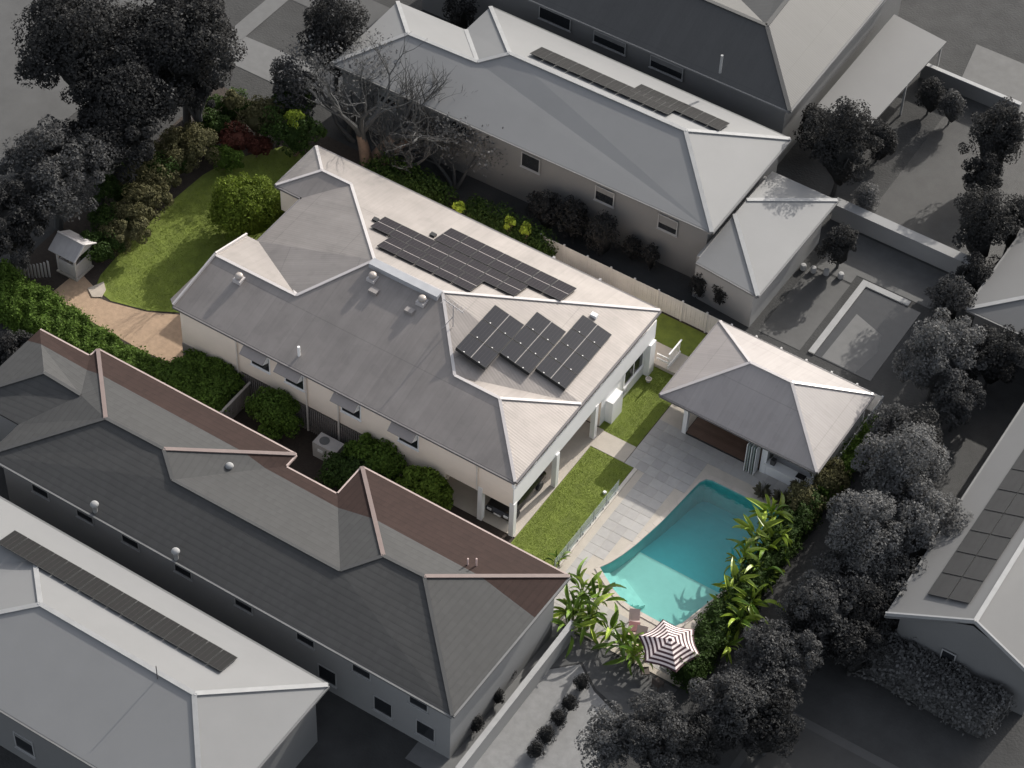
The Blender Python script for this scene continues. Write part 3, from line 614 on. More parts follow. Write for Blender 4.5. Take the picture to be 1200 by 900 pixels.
for (px,py,R,z,m,n,l) in ((190,205,(1.6,2.2,1.7),1.5,g3,7000,'dark filler bush in the middle of the front boundary planting'),(220,168,(1.6,2.0,1.6),1.4,g4,6000,'olive filler bush left of the corner gate'),(130,262,(1.5,2.0,1.5),1.3,g3,6000,'dark filler bush between the speckled bush and the boundary'),(248,150,(1.8,1.8,1.8),1.6,g3,6000,'dark bush between corner gate and topmost lot corner'),(168,222,(1.5,2.2,1.6),1.4,g4,6000,'olive filler bush near the halfway point of the front boundary'),(275,125,(1.9,1.8,1.8),1.7,g3,6000,'dark bush at the very top of the lot')):
    tree('front_bush',l,'bush',at(px,py,z),R,z,m,n,.17,45,group=fh,fill=.78,csize=.27,lobes=3)
bc = 'bushes in the shady front corner'
for (px,py,R,z,m,n,l) in ((276,163,(1.7,1.7,1.5),1.4,g5,4500,'burgundy-leaved bush in the front corner of the garden'),(300,172,(1.1,1.1,1.0),1.0,g5,2500,'small reddish bush right of the burgundy one'),(262,186,(1.5,1.3,1.1),1.0,g2,3500,'low green bush at the lawn edge below the burgundy one'),
    (300,135,(2.6,2.0,2.0),2.0,g4,5000,'olive bush at the topmost corner of the lot'),(345,155,(2.6,2.0,2.2),2.2,g3,6000,'dark bush above the lawn beside the porch roof'),(340,125,(2.2,1.6,2.0),2.2,g3,4500,'dark bush at the back boundary above the porch')):
    tree('corner_bush',l,'bush',at(px,py,z),R,z,m,n,.19,45,group=bc,fill=.78,csize=.27,lobes=3)
tree('lime_bush','small lime green bush poking out beside the top boundary','bush',at(348,140,3.3),(1.0,.8,.6),3.3,g6,700,.22,14,core=0)
for px,py,l in ((537,245,'lime sapling behind the back eave, leftmost of three'),(597,262,'lime sapling behind the back eave, middle of three'),(617,270,'lime sapling behind the back eave, rightmost of three')):
    tree('sapling',l,'plant',at(px,py,2.6),(.45,.45,.7),2.6,g6,260,.26,8,core=0,group='lime saplings in the back strip')
tree('back_strip_bush','dark planting in the strip behind the back eave','bush',at(480,218,1.2),(4.5,1.3,1.4),1.1,g3,6000,.22,50,core=.6)
tree('back_strip_bush','dark planting below the lime saplings behind the house','bush',at(590,268,1.2),(5.0,1.2,1.3),1.0,g3,6000,.22,50,core=.6)
hedge('pool_boundary_hedge','long dark green hedge along the right boundary beside the pool',[(13.7,-3.6),(13.5,0),(13.75,6),(13.7,10.2),(14.1,12.6),(15.2,12.6),(15.2,-3.7)],1.9,g3,16000,.2,lumps=1.6)
hedge('narrow_hedge','narrow bright hedge beside the right wall of the pool house',[(14.5,13.0),(14.5,20.5),(15.3,20.5),(15.3,13.0)],1.7,g2,5000,.2)
tree('flowering_bush','olive bush with pale tips at the pool house front corner','bush',at(972,560,1.4),(1.3,1.5,1.4),1.2,g4,4500,.18,35,fill=.78)
tree('flowering_bush','greyish bush beside the big-leaved plants and pool house','bush',at(940,590,1.3),(1.3,1.6,1.3),1.1,g4,4500,.18,35,fill=.78)
# feathery grass clumps
for px,py,l in ((893,578,'dry feathery grass clump on the paving left of the counter'),(915,585,'dry feathery grass clump in front of the counter'),(935,570,'dry feathery grass clump near the counter end')):
    p = at(px,py,.3); t = thing('grass_clump',l,'plant',p,0,'feathery grass clumps by the pool house')
    mb = MB()
    for k in range(90):
        a = random.uniform(0,6.28); r = random.uniform(.2,.75); h = random.uniform(.4,1.0); w_ = .02
        mb.add([(0.1*math.cos(a)-w_,0.1*math.sin(a),0),(0.1*math.cos(a)+w_,.1*math.sin(a),0),(r*.6*math.cos(a),r*.6*math.sin(a),h),(r*math.cos(a),r*math.sin(a),h*.85)],[(0,1,2),(1,3,2)])
    o = mb.build('blades', g7, t); o['kind'] = 'stuff'
# big-leaved plants: each leaf a folded paddle blade of its own
paddle = M('glossy_lime_paddle_leaf',(0.24,0.31,0.045),rough=.35,var=.15,vs=2,obj_random=.35); paddle2 = M('glossy_green_paddle_leaf',(0.13,0.21,0.03),rough=.35,var=.15,vs=2,obj_random=.35)
def blade(L, W, arch, mat):
    mb = MB(); n = 7; v = []
    for i in range(n):
        t = i/(n-1); x = L*(.25+.75*t); z = L*(.55*t-.62*arch*t*t)+.3; w_ = W*.5*math.sin(math.pi*min(1,(t*.93+.05)))**.6*(1 if 0<i<n-1 else .15)
        v += [(x,-w_,z+.10*w_/W*2),(x,0,z-.05),(x,w_,z+.10*w_/W*2)]
    f = []
    for i in range(n-1): a = i*3; f += [(a,a+1,a+4,a+3),(a+1,a+2,a+5,a+4)]
    mb.add(v,f); mb.tube([(0,0,-.2),(L*.13,0,.15),(L*.27,0,.28)],.03,5); return mb
BL = []
for k in range(6):
    for m in (paddle,paddle2):
        o = blade(1.3+.13*k,.20+.022*k,.45+.16*k,m).build('leaf_source',m); BL.append(o.data); bpy.data.objects.remove(o)
def paddle_plant(label, loc, nl, h, s, group, mode):
    t = thing('paddle_leaf_plant', label, 'plant', loc, random.uniform(0,6), group)
    MB().tube([(0,0,0),(.03,.02,h*.6),(0,0,h+.15)],[.10,.08,.05],7).build('stem', M('green_stem',(0.12,0.14,0.04)), t)
    for k in range(nl):
        o = bpy.data.objects.new('leaf', random.choice(BL[0::2] if random.random() < mode else BL[1::2])); C.objects.link(o); o.parent = t
        o.location = (0,0,h*random.uniform(.45,1)); o.rotation_euler = (random.uniform(-.6,.6), random.uniform(-.95,.45), k*2.399+random.uniform(-.3,.3)); q = s*random.uniform(.55,1.2); o.scale = (q,q*random.uniform(.8,1.1),q)
rights = [(905,600,1.5),(888,622,1.6),(900,640,1.5),(872,650,1.5),(892,668,1.5),(865,680,1.6),(880,700,1.5),(858,702,1.4),(868,725,1.3),(912,625,1.8),(845,735,.8),(852,752,.8)]
desc = ['beside the feathery grass','overhanging the far pool edge','behind the overhanging one','hanging over the water midway','behind the midway one','nearest the shallow end of the pool','against the hedge at the shallow end','low over the pool corner','between pool corner and umbrella','tallest against the boundary hedge','small near the umbrella','smallest beside the umbrella rim']
for (px,py,h),d in zip(rights,desc):
    paddle_plant('big-leaved lime plant on the hedge side, '+d, at(px,py,h+.3), 26, h, 1.0 if h > 1 else .75, 'paddle-leaved plants on the hedge side of the pool', .75)
lefts = [(683,690,1.3),(700,700,1.1),(672,712,1.2),(690,722,1.0),(715,735,.9),(730,752,.8),(742,765,.7),(668,733,.8),(655,655,.5),(757,765,.5)]
desc = ['nearest the brown roof corner','topmost beside the pool steps','farthest left by the boundary','in the middle of the clump','right of the clump middle','near the draped lounger','close to the umbrella','low at the left boundary','alone at the end of the glass fence','tucked against the umbrella']
for (px,py,h),d in zip(lefts,desc):
    paddle_plant('big-leaved green plant on the near terrace, '+d, at(px,py,h+.3), 20 if h > .6 else 12, h, 1.0 if h > .6 else .55, 'paddle-leaved plants on the near terrace edge', .35)
t = thing('agave','spiky pale green agave at the back corner behind the eave','plant',at(646,293,.6))
mb = MB()
for k in range(26):
    a = k*2.4; r = random.uniform(.5,.9); z = random.uniform(.3,1.1); mb.add([(-.07*math.sin(a),.07*math.cos(a),.1),(.07*math.sin(a),-.07*math.cos(a),.1),(r*math.cos(a),r*math.sin(a),z)],[(0,1,2)])
mb.build('blades', M('pale_agave',(0.16,0.20,0.08)), t)['kind'] = 'stuff'
# bare spreading tree behind the back eave: trunks, limbs and fine twigs
def bare_tree(label, loc, H, spread, mat, seed, name='bare_tree', leafy=None, base_r=.32, twig=None):
    rnd = random.Random(seed); t = thing(name, label, 'tree', loc); mb = MB(); tw = MB(); tips = []
    def grow(p, d, L, r, depth):
        pts = [p]; q = p; dd_ = d.copy()
        for i in range(3):
            dd_ = (dd_+Vector((rnd.uniform(-.28,.28),rnd.uniform(-.28,.28),rnd.uniform(-.1,.16)))).normalized(); q = q+dd_*L/3; pts.append(q)
        (mb if depth < 1 else tw).tube(pts, [r,r*.85,r*.7,r*.55], 6 if depth < 3 else 4, cap=False)
        if depth >= 5: tips.append(q); return
        for k in range(3 if depth < 4 else 2):
            nd = (dd_+Vector((rnd.uniform(-1,1)*spread,rnd.uniform(-1,1)*spread,rnd.uniform(-.15,.45)))).normalized()
            grow(pts[rnd.choice((2,3))] if k else q, nd, L*rnd.uniform(.62,.85), r*.46, depth+1)
    for k in range(3): grow(Vector((rnd.uniform(-.3,.3),rnd.uniform(-.2,.2),-.1)), Vector((rnd.uniform(-.8,.8),rnd.uniform(-.2,.5),1)).normalized(), H*.32, base_r, 0)
    mb.build('trunk', mat, t, True); o = tw.build('twigs', twig or mat, t); o['kind'] = 'stuff'
    if leafy:
        tp = np.array([tuple(v) for v in tips]); k = RN.integers(0,len(tp),2600); p = tp[k]+RN.normal(0,.35,(2600,3)); o = leaf_mesh('crown', p, RN.normal(0,1,(2600,3)), .22, leafy, t); o['kind'] = 'stuff'
    return t
bkb = M('pinkish_brown_bark',(0.21,0.145,0.11),rough=.9,var=.25,vs=3,bump=.5)
bare_tree('leafless spreading tree with thick brown trunks behind the back eave',(-26.4,22.3,0),11.5,.65,bkb,5,base_r=.55,twig=M('grey_twigs',G(0.055)))
bare_tree('second leafless tree with twisted brown limbs right of the thick trunks',(-23.6,22.4,0),6.5,.8,bkb,9,base_r=.36,twig=M('grey_twigs',G(0.055)))
# ------------------------------------------------------------------ umbrella, loungers, chairs
um = thing('umbrella','open pink-white and maroon striped garden umbrella at the near corner','umbrella',(13.0,-3.0,0),math.radians(12))
mbs = (MB(),MB()); H0 = 2.75; R0 = 1.98; NR = 13; col = []
for s in range(6):
    for k in range(NR):
        r0_, r1_ = R0*k/NR, R0*(k+1)/NR; seg = 5
        def pt(r,u):
            a0 = 2*math.pi*s/6; a1 = 2*math.pi*(s+1)/6; sag = 1-.10*math.sin(math.pi*u)*(r/R0)**1.5
            x = (math.cos(a0)*(1-u)+math.cos(a1)*u)*r*sag; y = (math.sin(a0)*(1-u)+math.sin(a1)*u)*r*sag
            return (x,y,H0-.62*(r/R0)**1.25-.07*math.sin(math.pi*u)*(r/R0))
        for q in range(seg):
            vs = [pt(r0_,q/seg),pt(r1_,q/seg),pt(r1_,(q+1)/seg),pt(r0_,(q+1)/seg)]
            mbs[k%2].add(vs,[(0,1,2,3) if k else (0,1,2)] if True else [])
mu = MB()
for q,b_ in enumerate(mbs): mu.add(b_.v, b_.f, q)
mu.build('canopy', [M('maroon_stripe_fabric',(0.05,0.02,0.026),rough=.8),M('pink_white_stripe_fabric',(0.72,0.62,0.60),rough=.8)], um)
MB().tube([(0,0,0),(0,0,2.85)],.03,8).build('pole', white, um); MB().lathe([(0.0,.0),(.07,.0),(.05,.08),(.01,.13)],(0,0,2.74),10).build('finial', M('dark_finial',(0.1,0.07,0.07)), um)
for s in range(6):
    a = 2*math.pi*s/6; MB().bar((0,0,2.68),(math.cos(a)*1.94,math.sin(a)*1.94,2.08),.025,.02).build('rib', white, um)
MB().lathe([(.35,0),(.35,.08),(.05,.1)],n=16).build('base', M('grey_base',(0.25,0.25,0.25)), um)
lf = M('pink_lounger_fabric',(0.58,0.43,0.39),rough=.8); tw_ = M('maroon_towel',(0.16,0.07,0.07),rough=.9)
def lounger(label, loc, rz):
    t = thing('sun_lounger',label,'lounger',loc,rz,'sun loungers near the umbrella')
    MB().box(-.33,.33,-.95,.35,.30,.40).build('seat', lf, t); MB().add([(-.33,.35,.30),(.33,.35,.30),(.33,.95,.72),(-.33,.95,.72),(-.33,.33,.40),(.33,.33,.40),(.33,.90,.80),(-.33,.90,.80)],[(0,3,2,1),(4,5,6,7),(0,1,5,4),(1,2,6,5),(2,3,7,6),(3,0,4,7)]).build('backrest', lf, t)
    for x in (-.28,.28):
        for y in (-.85,.5): MB().box(x-.03,x+.03,y-.03,y+.03,0,.3).build('leg', bark, t)
    return t
lounger('pink lounger nearest the pool steps with a maroon towel',(9.9,-1.7,0),.5); lounger('pink lounger half hidden by the big leaves',(10.8,-2.6,0),.3)
tag(MB().add([(-.36,-.5,.41),(.36,-.55,.41),(.38,.15,.42),(-.30,.2,.42),(-.36,-.5,.44),(.36,-.55,.44),(.38,.15,.46),(-.30,.2,.45)],[(0,3,2,1),(4,5,6,7),(0,1,5,4),(1,2,6,5),(2,3,7,6),(3,0,4,7)]).build('towel',tw_),'maroon towel lying across the first lounger','towel').matrix_world = Matrix.Translation((9.9,-1.7,0)) @ Matrix.Rotation(.5,4,'Z')
def chair(label, loc, rz):
    t = thing('garden_chair',label,'chair',loc,rz,'dark chairs under the umbrella'); m = M('dark_wicker',(0.09,0.07,0.06),rough=.8)
    MB().box(-.27,.27,-.27,.27,.38,.46).build('seat', m, t); MB().box(-.27,.27,.22,.28,.46,.9).build('backrest', m, t)
    for x in (-.24,.24):
        for y in (-.24,.24): MB().box(x-.02,x+.02,y-.02,y+.02,0,.38).build('leg', m, t)
chair('dark wicker chair at the near side below the umbrella',(13.3,-4.6,0),2.9); chair('dark wicker chair left below the umbrella rim',(12.2,-4.3,0),2.2)
# ------------------------------------------------------------------ side yard equipment, carport car
ac = thing('air_conditioner','boxy light grey air conditioner unit beside the slatted house base','air conditioner',(-13.4,-1.0,0))
MB().box(-.9,.9,-.5,.5,0,1.35).build('casing', M('grey_white_casing',(0.45,0.42,0.40)), ac); MB().lathe([(.0,1.352),(.34,1.352),(.34,1.39),(.28,1.39)],(-.3,0,0),18).build('fan_grille', M('dark_grille',(0.12,0.12,0.12)), ac)
MB().box(-.5,-.1,-.53,-.502,.7,.95).build('badge_plate', white, ac)
bx_ = thing('water_box','pale low cabinet on the ground right of the air conditioner','cabinet',(-10.9,-.8,0)); MB().box(-.8,.8,-.4,.4,0,.5).build('body', M('grey_white_casing',G(.4)), bx_); MB().box(-.85,.85,-.45,.45,.5,.56).build('lid', M('grey_white_casing',G(.4)), bx_)
car = thing('parked_car','black car parked nose-out inside the carport bay','car',(-1.6,2.9,0.03)); blk = M('black_car_paint',(0.012,0.012,0.014),rough=.2,var=0)
sec = [(-2.2,.55,.62,.80),(-2.0,.45,.78,.86),(-1.1,.42,.95,.88),(-.5,.42,1.38,.74),(.6,.42,1.45,.74),(1.6,.42,1.05,.86),(2.2,.5,.90,.84)]
v = [];f = []
for (y,z0,z1,w_) in sec: v += [(-.88,y,z0-.15),(-.90,y,.75),(-w_,y,z1),(w_,y,z1),(.90,y,.75),(.88,y,z0-.15)]
for i in range(len(sec)-1):
    for k in range(6): f.append((i*6+k,i*6+(k+1)%6,(i+1)*6+(k+1)%6,(i+1)*6+k))
f += [tuple(range(6))[::-1], tuple(36+k for k in range(6))]
mesh_obj('body',v,f,blk,car); MB().add([(-.74,-1.02,1.0),(.74,-1.02,1.0),(.66,-.56,1.37),(-.66,-.56,1.37)],[(0,1,2,3)]).build('windscreen',glassd,car)
for x in (-.9,.9):
    for y in (-1.4,1.4):
        MB().tube([(x-.1,y,.32),(x+.1,y,.32)],.32,16).build('wheel',M('black_tyre',G(.03)),car)
for x in (-.62,.62): MB().box(x-.16,x+.16,-2.22,-2.14,.6,.72).build('headlight',M('clear_headlight',(0.6,0.6,0.6),rough=.15),car)
MB().box(-.25,.25,-2.23,-2.19,.45,.56).build('number_plate',white,car)
for (x,y,l) in ((-.15,17.0,'small pale pot at the end of the lower white wall'),):
    tag(MB().lathe([(.12,0),(.2,.25),(.22,.3),(.16,.3),(.14,.2)],(.35,16.2,0),14).build('plant_pot',M('pale_pot',(0.55,0.5,0.46))),l,'pot')
t = tag(MB().lathe([(.12,0),(.13,.1),(.10,.16)],(2.9,6.4,0),12).build('robot_buoy',white),'small round white skimmer lid on the grass edge near the kerb','lid')
t.name = 'skimmer_lid'
# ------------------------------------------------------------------ entry gazebo and front fence
gz = thing('entry_gazebo','small weathered white gatehouse with gabled roof at the street entry','gazebo',(-37.5,2.9,0))
gw = M('weathered_white_paint',(0.50,0.47,0.46),rough=.7,var=.1,vs=2)
for x in (-.75,.75):
    for y in (-.75,.75): MB().box(x-.07,x+.07,y-.07,y+.07,0,2.3).build('post', gw, gz)
MB().box(.70,.76,-.68,.68,.15,1.25).build('side_panel', gw, gz); MB().box(-.68,.68,-.76,-.70,.15,1.25).build('side_panel', gw, gz); MB().box(-.76,-.70,-.68,.68,.15,1.1).build('side_panel', gw, gz)
gv = dict(a=(-1.15,-1.15,2.2),b=(1.15,-1.15,2.2),c=(1.15,1.15,2.2),d=(-1.15,1.15,2.2),e=(-1.15,0,2.95),f=(1.15,0,2.95))
r_ = roof_part('roof',gv,[list('abfe'),list('cdef')],[M('weathered_roof_metal',(0.36,0.34,0.34),kind='metal_roof')],gz,.06)
capping(gv,[('e','f'),('b','f'),('f','c')],gw,r_,w=.12,h=.06)
MB().add([(1.0,-1.0,2.2),(1.0,1.0,2.2),(1.0,0,2.85),(1.04,-1.0,2.2),(1.04,1.0,2.2),(1.04,0,2.85)],[(0,2,1),(3,4,5)]).build('gable', gw, gz)
MB().box(-.9,.9,-.9,.9,0,.1).build('base', concrete, gz)
ff = thing('front_fence','curved white paling fence running from the gatehouse to the hedge','fence',(-38.4,1.3,0))
for k in range(16):
    a = k*.19; MB().box(-a-.08,-a+.07,-a*.75-.02,-a*.75+.02,.05,1.25+.35*math.exp(-k*.5)).build('paling', gw, ff)
cg = thing('corner_gate','pale lattice gate panel between bushes at the front corner','gate',(*P(232,165,1.2).xy,0),.95)
MB().box(-1.0,1.0,-.03,.03,.1,.2).build('rail', gw, cg); MB().box(-1.0,1.0,-.03,.03,1.5,1.6).build('rail', gw, cg)
for k in range(12): MB().box(-1+.17*k,-1+.17*k+.09,-.02,.02,.2,1.5).build('slat', gw, cg)
# ------------------------------------------------------------------ neighbours
gm_light = M('light_grey_metal_roof',G(0.195),rough=.6,var=.05,vs=.3,spec=.3); gm_light2 = M('mid_grey_metal_roof',G(0.14),rough=.6,var=.05,vs=.3,spec=.3); gm_dark = M('charcoal_metal_roof',G(0.045),rough=.6,var=.05,vs=.3,kind='metal_roof')
gwall = M('grey_wall',G(0.16),rough=.8,var=.05,vs=.5,kind='boards'); gwl = M('light_grey_wall',G(0.24),rough=.8,var=.05,vs=.5); gcap = M('grey_ridge_cap',G(0.28)); gcapd = M('dark_ridge_cap',G(0.05)); gg = M('grey_gutter',G(0.13)); gtrim = M('pale_grey_trim',G(0.30))
def building(name, label, V, faces, wallpoly, zt, rm, wm_, caps, gut, capmat, group=None, thick=.14, split=None, mats=None, cat='house', zb=0, gmat=None, cw=.3):
    t = thing(name, label, cat, (0,0,0), 0, group)
    r = roof_part('roof', V, [x.split() for x in faces], mats or [rm], t, thick, split)
    capping(V, caps, capmat, r, w=cw)
    for a,b,o in gut: gutters(V, [(a,b)], gmat or gg, t, [o])
    MB().prism(wallpoly, zb, zt).build('wall', wm_, t)
    return t, r
# brown / grey hipped house on the near side
E1 = 5.6
VS = dict(p=(-32.0,-6.5,E1),q=(-27.9,-6.5,E1),r=(-27.85,-5.75,E1),s=(-12.35,-5.75,E1),t=(-12.35,-6.9,E1),u=(-8.4,-6.9,E1),v=(-8.4,-4.28,E1),w=(6.55,-4.28,E1),x=(6.3,-16.4,E1),y=(-27.9,-16.4,E1),
  y2=(-27.9,-13.4,E1),z=(-32.0,-13.4,E1),R1=(-22.75,-11.05,7.25),R2=(-18.35,-11.0,7.25),M1=(-16.6,-12.4,6.92),M2=(-4.3,-12.35,6.92),N1=(-2.6,-10.35,7.4),N2=(.2,-10.25,7.4),L1=(-28.6,-9.95,6.75),L2=(-25.7,-9.95,6.5),vb=(-12.35,-8.0,5.85))
fS = ['y x N2 N1 M2 M1 R2 R1','w N2 x','v N1 N2 w','v u M2 N1','u t M1 M2','t s R2 M1','r R1 R2 s','p L1 L2 q','q L2 R1 r','p z L1','z y2 L2 L1','y2 y R1 L2']
nb = Vector((0.0,1.0,0.0))
def split_line(z):   # vertical plane along the lot's near boundary as it stands over the roof
    a = P(20,388,z); b = P(640,726,z); d = (b-a); n = Vector((-d.y,d.x,0)).normalized(); return (a, n)
sh, rS = building('brown_roofed_house','large neighbouring house with long tiled hip roof, brown beside the hedge and grey beyond',VS,fS,[(-31.4,-7.1),(-27.3,-7.1),(-27.3,-6.3),(-12.9,-6.3),(-12.9,-7.4),(-7.9,-7.4),(-7.9,-4.9),(6.0,-4.9),(5.8,-15.8),(-27.3,-15.8),(-27.3,-12.8),(-31.4,-12.8)],5.46,None,gwl,
  [('R1','R2'),('R1','y'),('M1','M2'),('R2','M1'),('N1','N2'),('N1','M2'),('N2','x'),('L1','L2'),('L1','z')],[('y','x',(0,-1)),('w','x',(1,0))],gcapd,split=split_line(6.0),mats=[brownroof,greytile],cw=.22)
capping(VS,[('v','N1'),('w','N2'),('s','R2'),('r','R1')],M('brown_ridge_cap',(0.16,0.12,0.11)),rS,w=.26)
gutters(VS,[('p','q'),('q','r'),('r','s'),('s','t'),('t','u'),('u','v'),('v','w')],brownmetal,sh,[(0,1),(-1,0),(0,1),(1,0),(0,1),(-1,0),(0,1)],w=.11)
for px,py in ((335,662),(206,649),(111,594),(269,549)):
    p = P(px,py,6.1); m2 = MB(); m2.lathe([(.14,-.5),(.14,.1),(.22,.14),(.27,.25),(.21,.36),(.08,.4)],n=16); o = m2.build('roof_vent', gwl, sh, True); o.location = p
for px in (548,558): p = P(px,668,6.1); MB().tube([(p.x,p.y,5.7),(p.x,p.y,7.2)],.05,8).build('vent_pipe', M('pinkish_pipe',(0.6,0.45,0.42)), sh)
for x in (-25,-21.5,-18,-14,-9.5,-5,-1,3.0): win(x,x+1.2,3.6,4.8,-15.8,gtrim,1,sh)
for x in (-3.5,.5,3.5): win(x,x+1.2,.9,2.2,-15.8,gtrim,1,sh)
# pale-roofed house in the near left
E2 = 5.6
VW = dict(a=(-36,-18.5,E2),b=(-.75,-18.6,E2),c=(-.8,-30.2,E2),d=(-24,-30.2,E2),R1=(-5.95,-24.1,7.15),R2=(-17.0,-24.1,7.15),q=(-19.8,-21.4,6.4),q2=(-32,-21.4,6.4),e=(-24,-24.4,E2),e2=(-36,-24.4,E2))
wn_, rW = building('pale_roofed_house','neighbouring house with pale metal hip roof and a long dark panel strip',VW,['a b R1 R2 q q2','b c R1','c d R2 R1','d e q R2','e e2 q2 q','a q2 e2'],[(-35.4,-19.1),(-1.3,-19.1),(-1.3,-29.6),(-23.4,-29.6),(-23.4,-23.8),(-35.4,-23.8)],5.46,gm_light,gwall,[('b','R1'),('R1','c'),('R1','R2'),('R2','q'),('q','q2'),('R2','d')],[('a','b',(0,1)),('b','c',(1,0)),('c','d',(0,-1))],gcap)
def fr_plane(x,y,z,sl,dz=.1): return Matrix.Translation((x,y,z+dz)) @ Matrix.Rotation(-math.atan(sl),4,'X')
pvg = M('dark_grey_solar_glass',G(0.012),rough=.7,spec=.15)
array('solar_array','long dark strip of sixteen panels on the pale metal roof',None,panel_mesh(1.0,1.62,3,pvg,False),fr_plane(-22.3,-21.05,5.62+.7,.283),[(.5+1.03*k,0) for k in range(16)])
for x in (-20,-15,-10,-5): win(x,x+1.3,1.2,2.6,-29.6,gtrim,1,wn_)
MB().tube([(-8.3,-24.4,7.0),(-8.3,-24.4,8.3)],.03,5).build('antenna', gcapd, wn_)
# pale house across the top boundary
E3 = 5.5
VT = dict(n1=(-31.65,25.25,E3),se=(-.8,25.75,E3),ne=(-.85,36.9,E3),c=(-25.8,36.9,E3),v=(-25.85,33.7,E3),n2=(-31.7,33.5,E3),w1=(-28.2,29.75,6.75),w2=(-22.45,30.0,6.78),R1=(-20.7,31.5,7.35),R2=(-6.45,31.65,7.35))
tn, rT = building('long_pale_roofed_house','long neighbouring house with pale metal hip roof and two rows of dark panels',VT,['n1 se R2 R1 w2 w1','se ne R2','c R1 R2 ne','v w2 R1 c','n2 w1 w2 v','n1 w1 n2'],[(-31.2,25.8),(-1.3,26.2),(-1.3,36.4),(-25.3,36.4),(-25.3,33.1),(-31.2,33.0)],5.36,gm_light,gwall,[('n1','w1'),('w1','n2'),('w1','w2'),('w2','R1'),('w2','v'),('R1','c'),('R1','R2'),('R2','se'),('R2','ne')],[('n1','se',(0,-1)),('se','ne',(1,0)),('ne','c',(0,1))],gcap)
p0 = P(612,62,7.2)
array('solar_array','upper long row of dark panels along the back of the pale roof',None,panel_mesh(1.0,1.7,3,pvg,False),fr_plane(-19.6,33.2,6.88,.345),[(.5+1.03*k,0) for k in range(11)])
array('solar_array','shorter row of dark panels near the hip end of the pale roof',None,panel_mesh(1.0,1.7,3,pvg,False),fr_plane(-11.9,34.2,6.53,.345),[(.5+1.03*k,0) for k in range(7)])
for x in (-28,-22,-16,-10,-5): win(x,x+1.4,3.4,4.6,25.78+.012*(x+31),gtrim,1,tn)
E4 = 4.0
VA = dict(a=(-.9,24.1,E4),b=(4.07,23.65,E4),c=(4.18,34.8,E4),d=(-.95,34.8,E4),A1=(-.6,28.6,5.0),A2=(-.6,30.3,5.0))
ad, rA = building('addon_wing','small pale hip-roofed wing attached to the end of the long pale house',VA,['a b A1','b c A2 A1','c d A2'],[(-1.2,24.7),(3.5,24.3),(3.6,34.2),(-1.2,34.2)],3.9,gm_light,gwl,[('b','A1'),('c','A2')],[('a','b',(0,-1)),('b','c',(1,0))],gcap)
# big dark roofed house behind
VD = dict(a=(-34,38.7,6),b=(-2.05,38.9,6),c=(-2.3,60,6),d=(-12.5,60,6),e=(-12.5,48.4,6),f=(-34,48.4,6),R1=(-6.7,43.5,8.35),R2=(-29,43.5,8.35),R3=(-7.3,56,8.35))
dk, rD = building('dark_roofed_house','large two-storey house with charcoal roof behind the long pale house',VD,['a b R1 R2','b c R3 R1','c d R3','d e R1 R3','e f R2 R1','f a R2'],[(-33.4,39.3),(-2.6,39.5),(-2.9,59.4),(-11.9,59.4),(-11.9,47.8),(-33.4,47.8)],5.86,gm_dark,gwall,[('b','R1'),('R1','R2'),('R1','R3')],[('a','b',(0,-1)),('b','c',(1,0))],gcapd)
for x in (-23,-18.3,-13.5): win(x,x+2.6,4.2,5.2,39.32,gtrim,1,dk)
tr_ = MB().box(-2.6,-2.2,40.5,59,5.4,5.8).build('fascia', gtrim, dk)
p = P(845,75,7.6); MB().tube([(p.x,p.y,6.8),(p.x,p.y,8.4)],.10,8).build('flue_pipe', gtrim, dk); 
VC = dict(a=(-2.0,43.5,3.05),b=(2.1,43.6,2.9),c=(2.6,55.6,2.9),d=(-2.0,56.0,3.05))
cp_ = thing('flat_carport','flat pale carport roof between the dark-roofed house and the lawn','carport',(0,0,0)); roof_part('roof',VC,[list('abcd')],[gm_light2],cp_,.15)
for x,y in ((2.0,43.9),(2.3,49.5),(2.4,55.2),(-1.6,43.9)): MB().box(x-.07,x+.07,y-.07,y+.07,0,2.9).build('post', gtrim, cp_)
# gabled house on the right
VR = dict(a=(23.3,4.6,4.3),b=(22.9,34,4.3),R1=(28.2,5.7,6.2),R2=(27.8,34,6.2),c=(33.0,5.2,4.3),d=(33.0,34,4.3))
rn, rR = building('gabled_house','gabled house with pale roof and wide dark panels at the right edge','x x'.split() and VR,['a R1 R2 b','R1 c d R2'],[(23.9,5.4),(32.5,5.8),(32.5,33.5),(23.6,33.5)],4.1,gm_light2,gwall,[('R1','R2')],[('a','b',(-1,0))],gcap)
MB().add([(23.9,5.39,4.1),(32.5,5.79,4.1),(28.2,5.6,6.0)],[(0,1,2)]).build('gable', gwall, rn)
MB().bar((23.2,4.7,4.4),(28.2,5.75,6.3),.12,.3).build('barge_board', gtrim, rn); MB().bar((28.2,5.75,6.3),(33.0,5.2,4.4),.12,.3).build('barge_board', gtrim, rn)
win(26.9,27.7,1.0,2.8,5.45,gtrim,1,rn)
mb,ms = panel_mesh(1.35,1.9,3,M('mid_dark_panel',G(0.04),rough=.6,spec=.2),False)
t = thing('solar_array','wide field of dark panels covering the near slope of the gabled roof','solar panels',(24.7,7.0,4.98)); t.rotation_euler = (0,-math.atan(.385),0)
o0 = None
for j in range(12):
    for i in range(2):
        if o0 is None: o0 = mb.build('panel', ms, t); o = o0
        else: o = o0.copy(); C.objects.link(o)
        o.location = (.7+1.4*i, .9+1.95*j, 0)
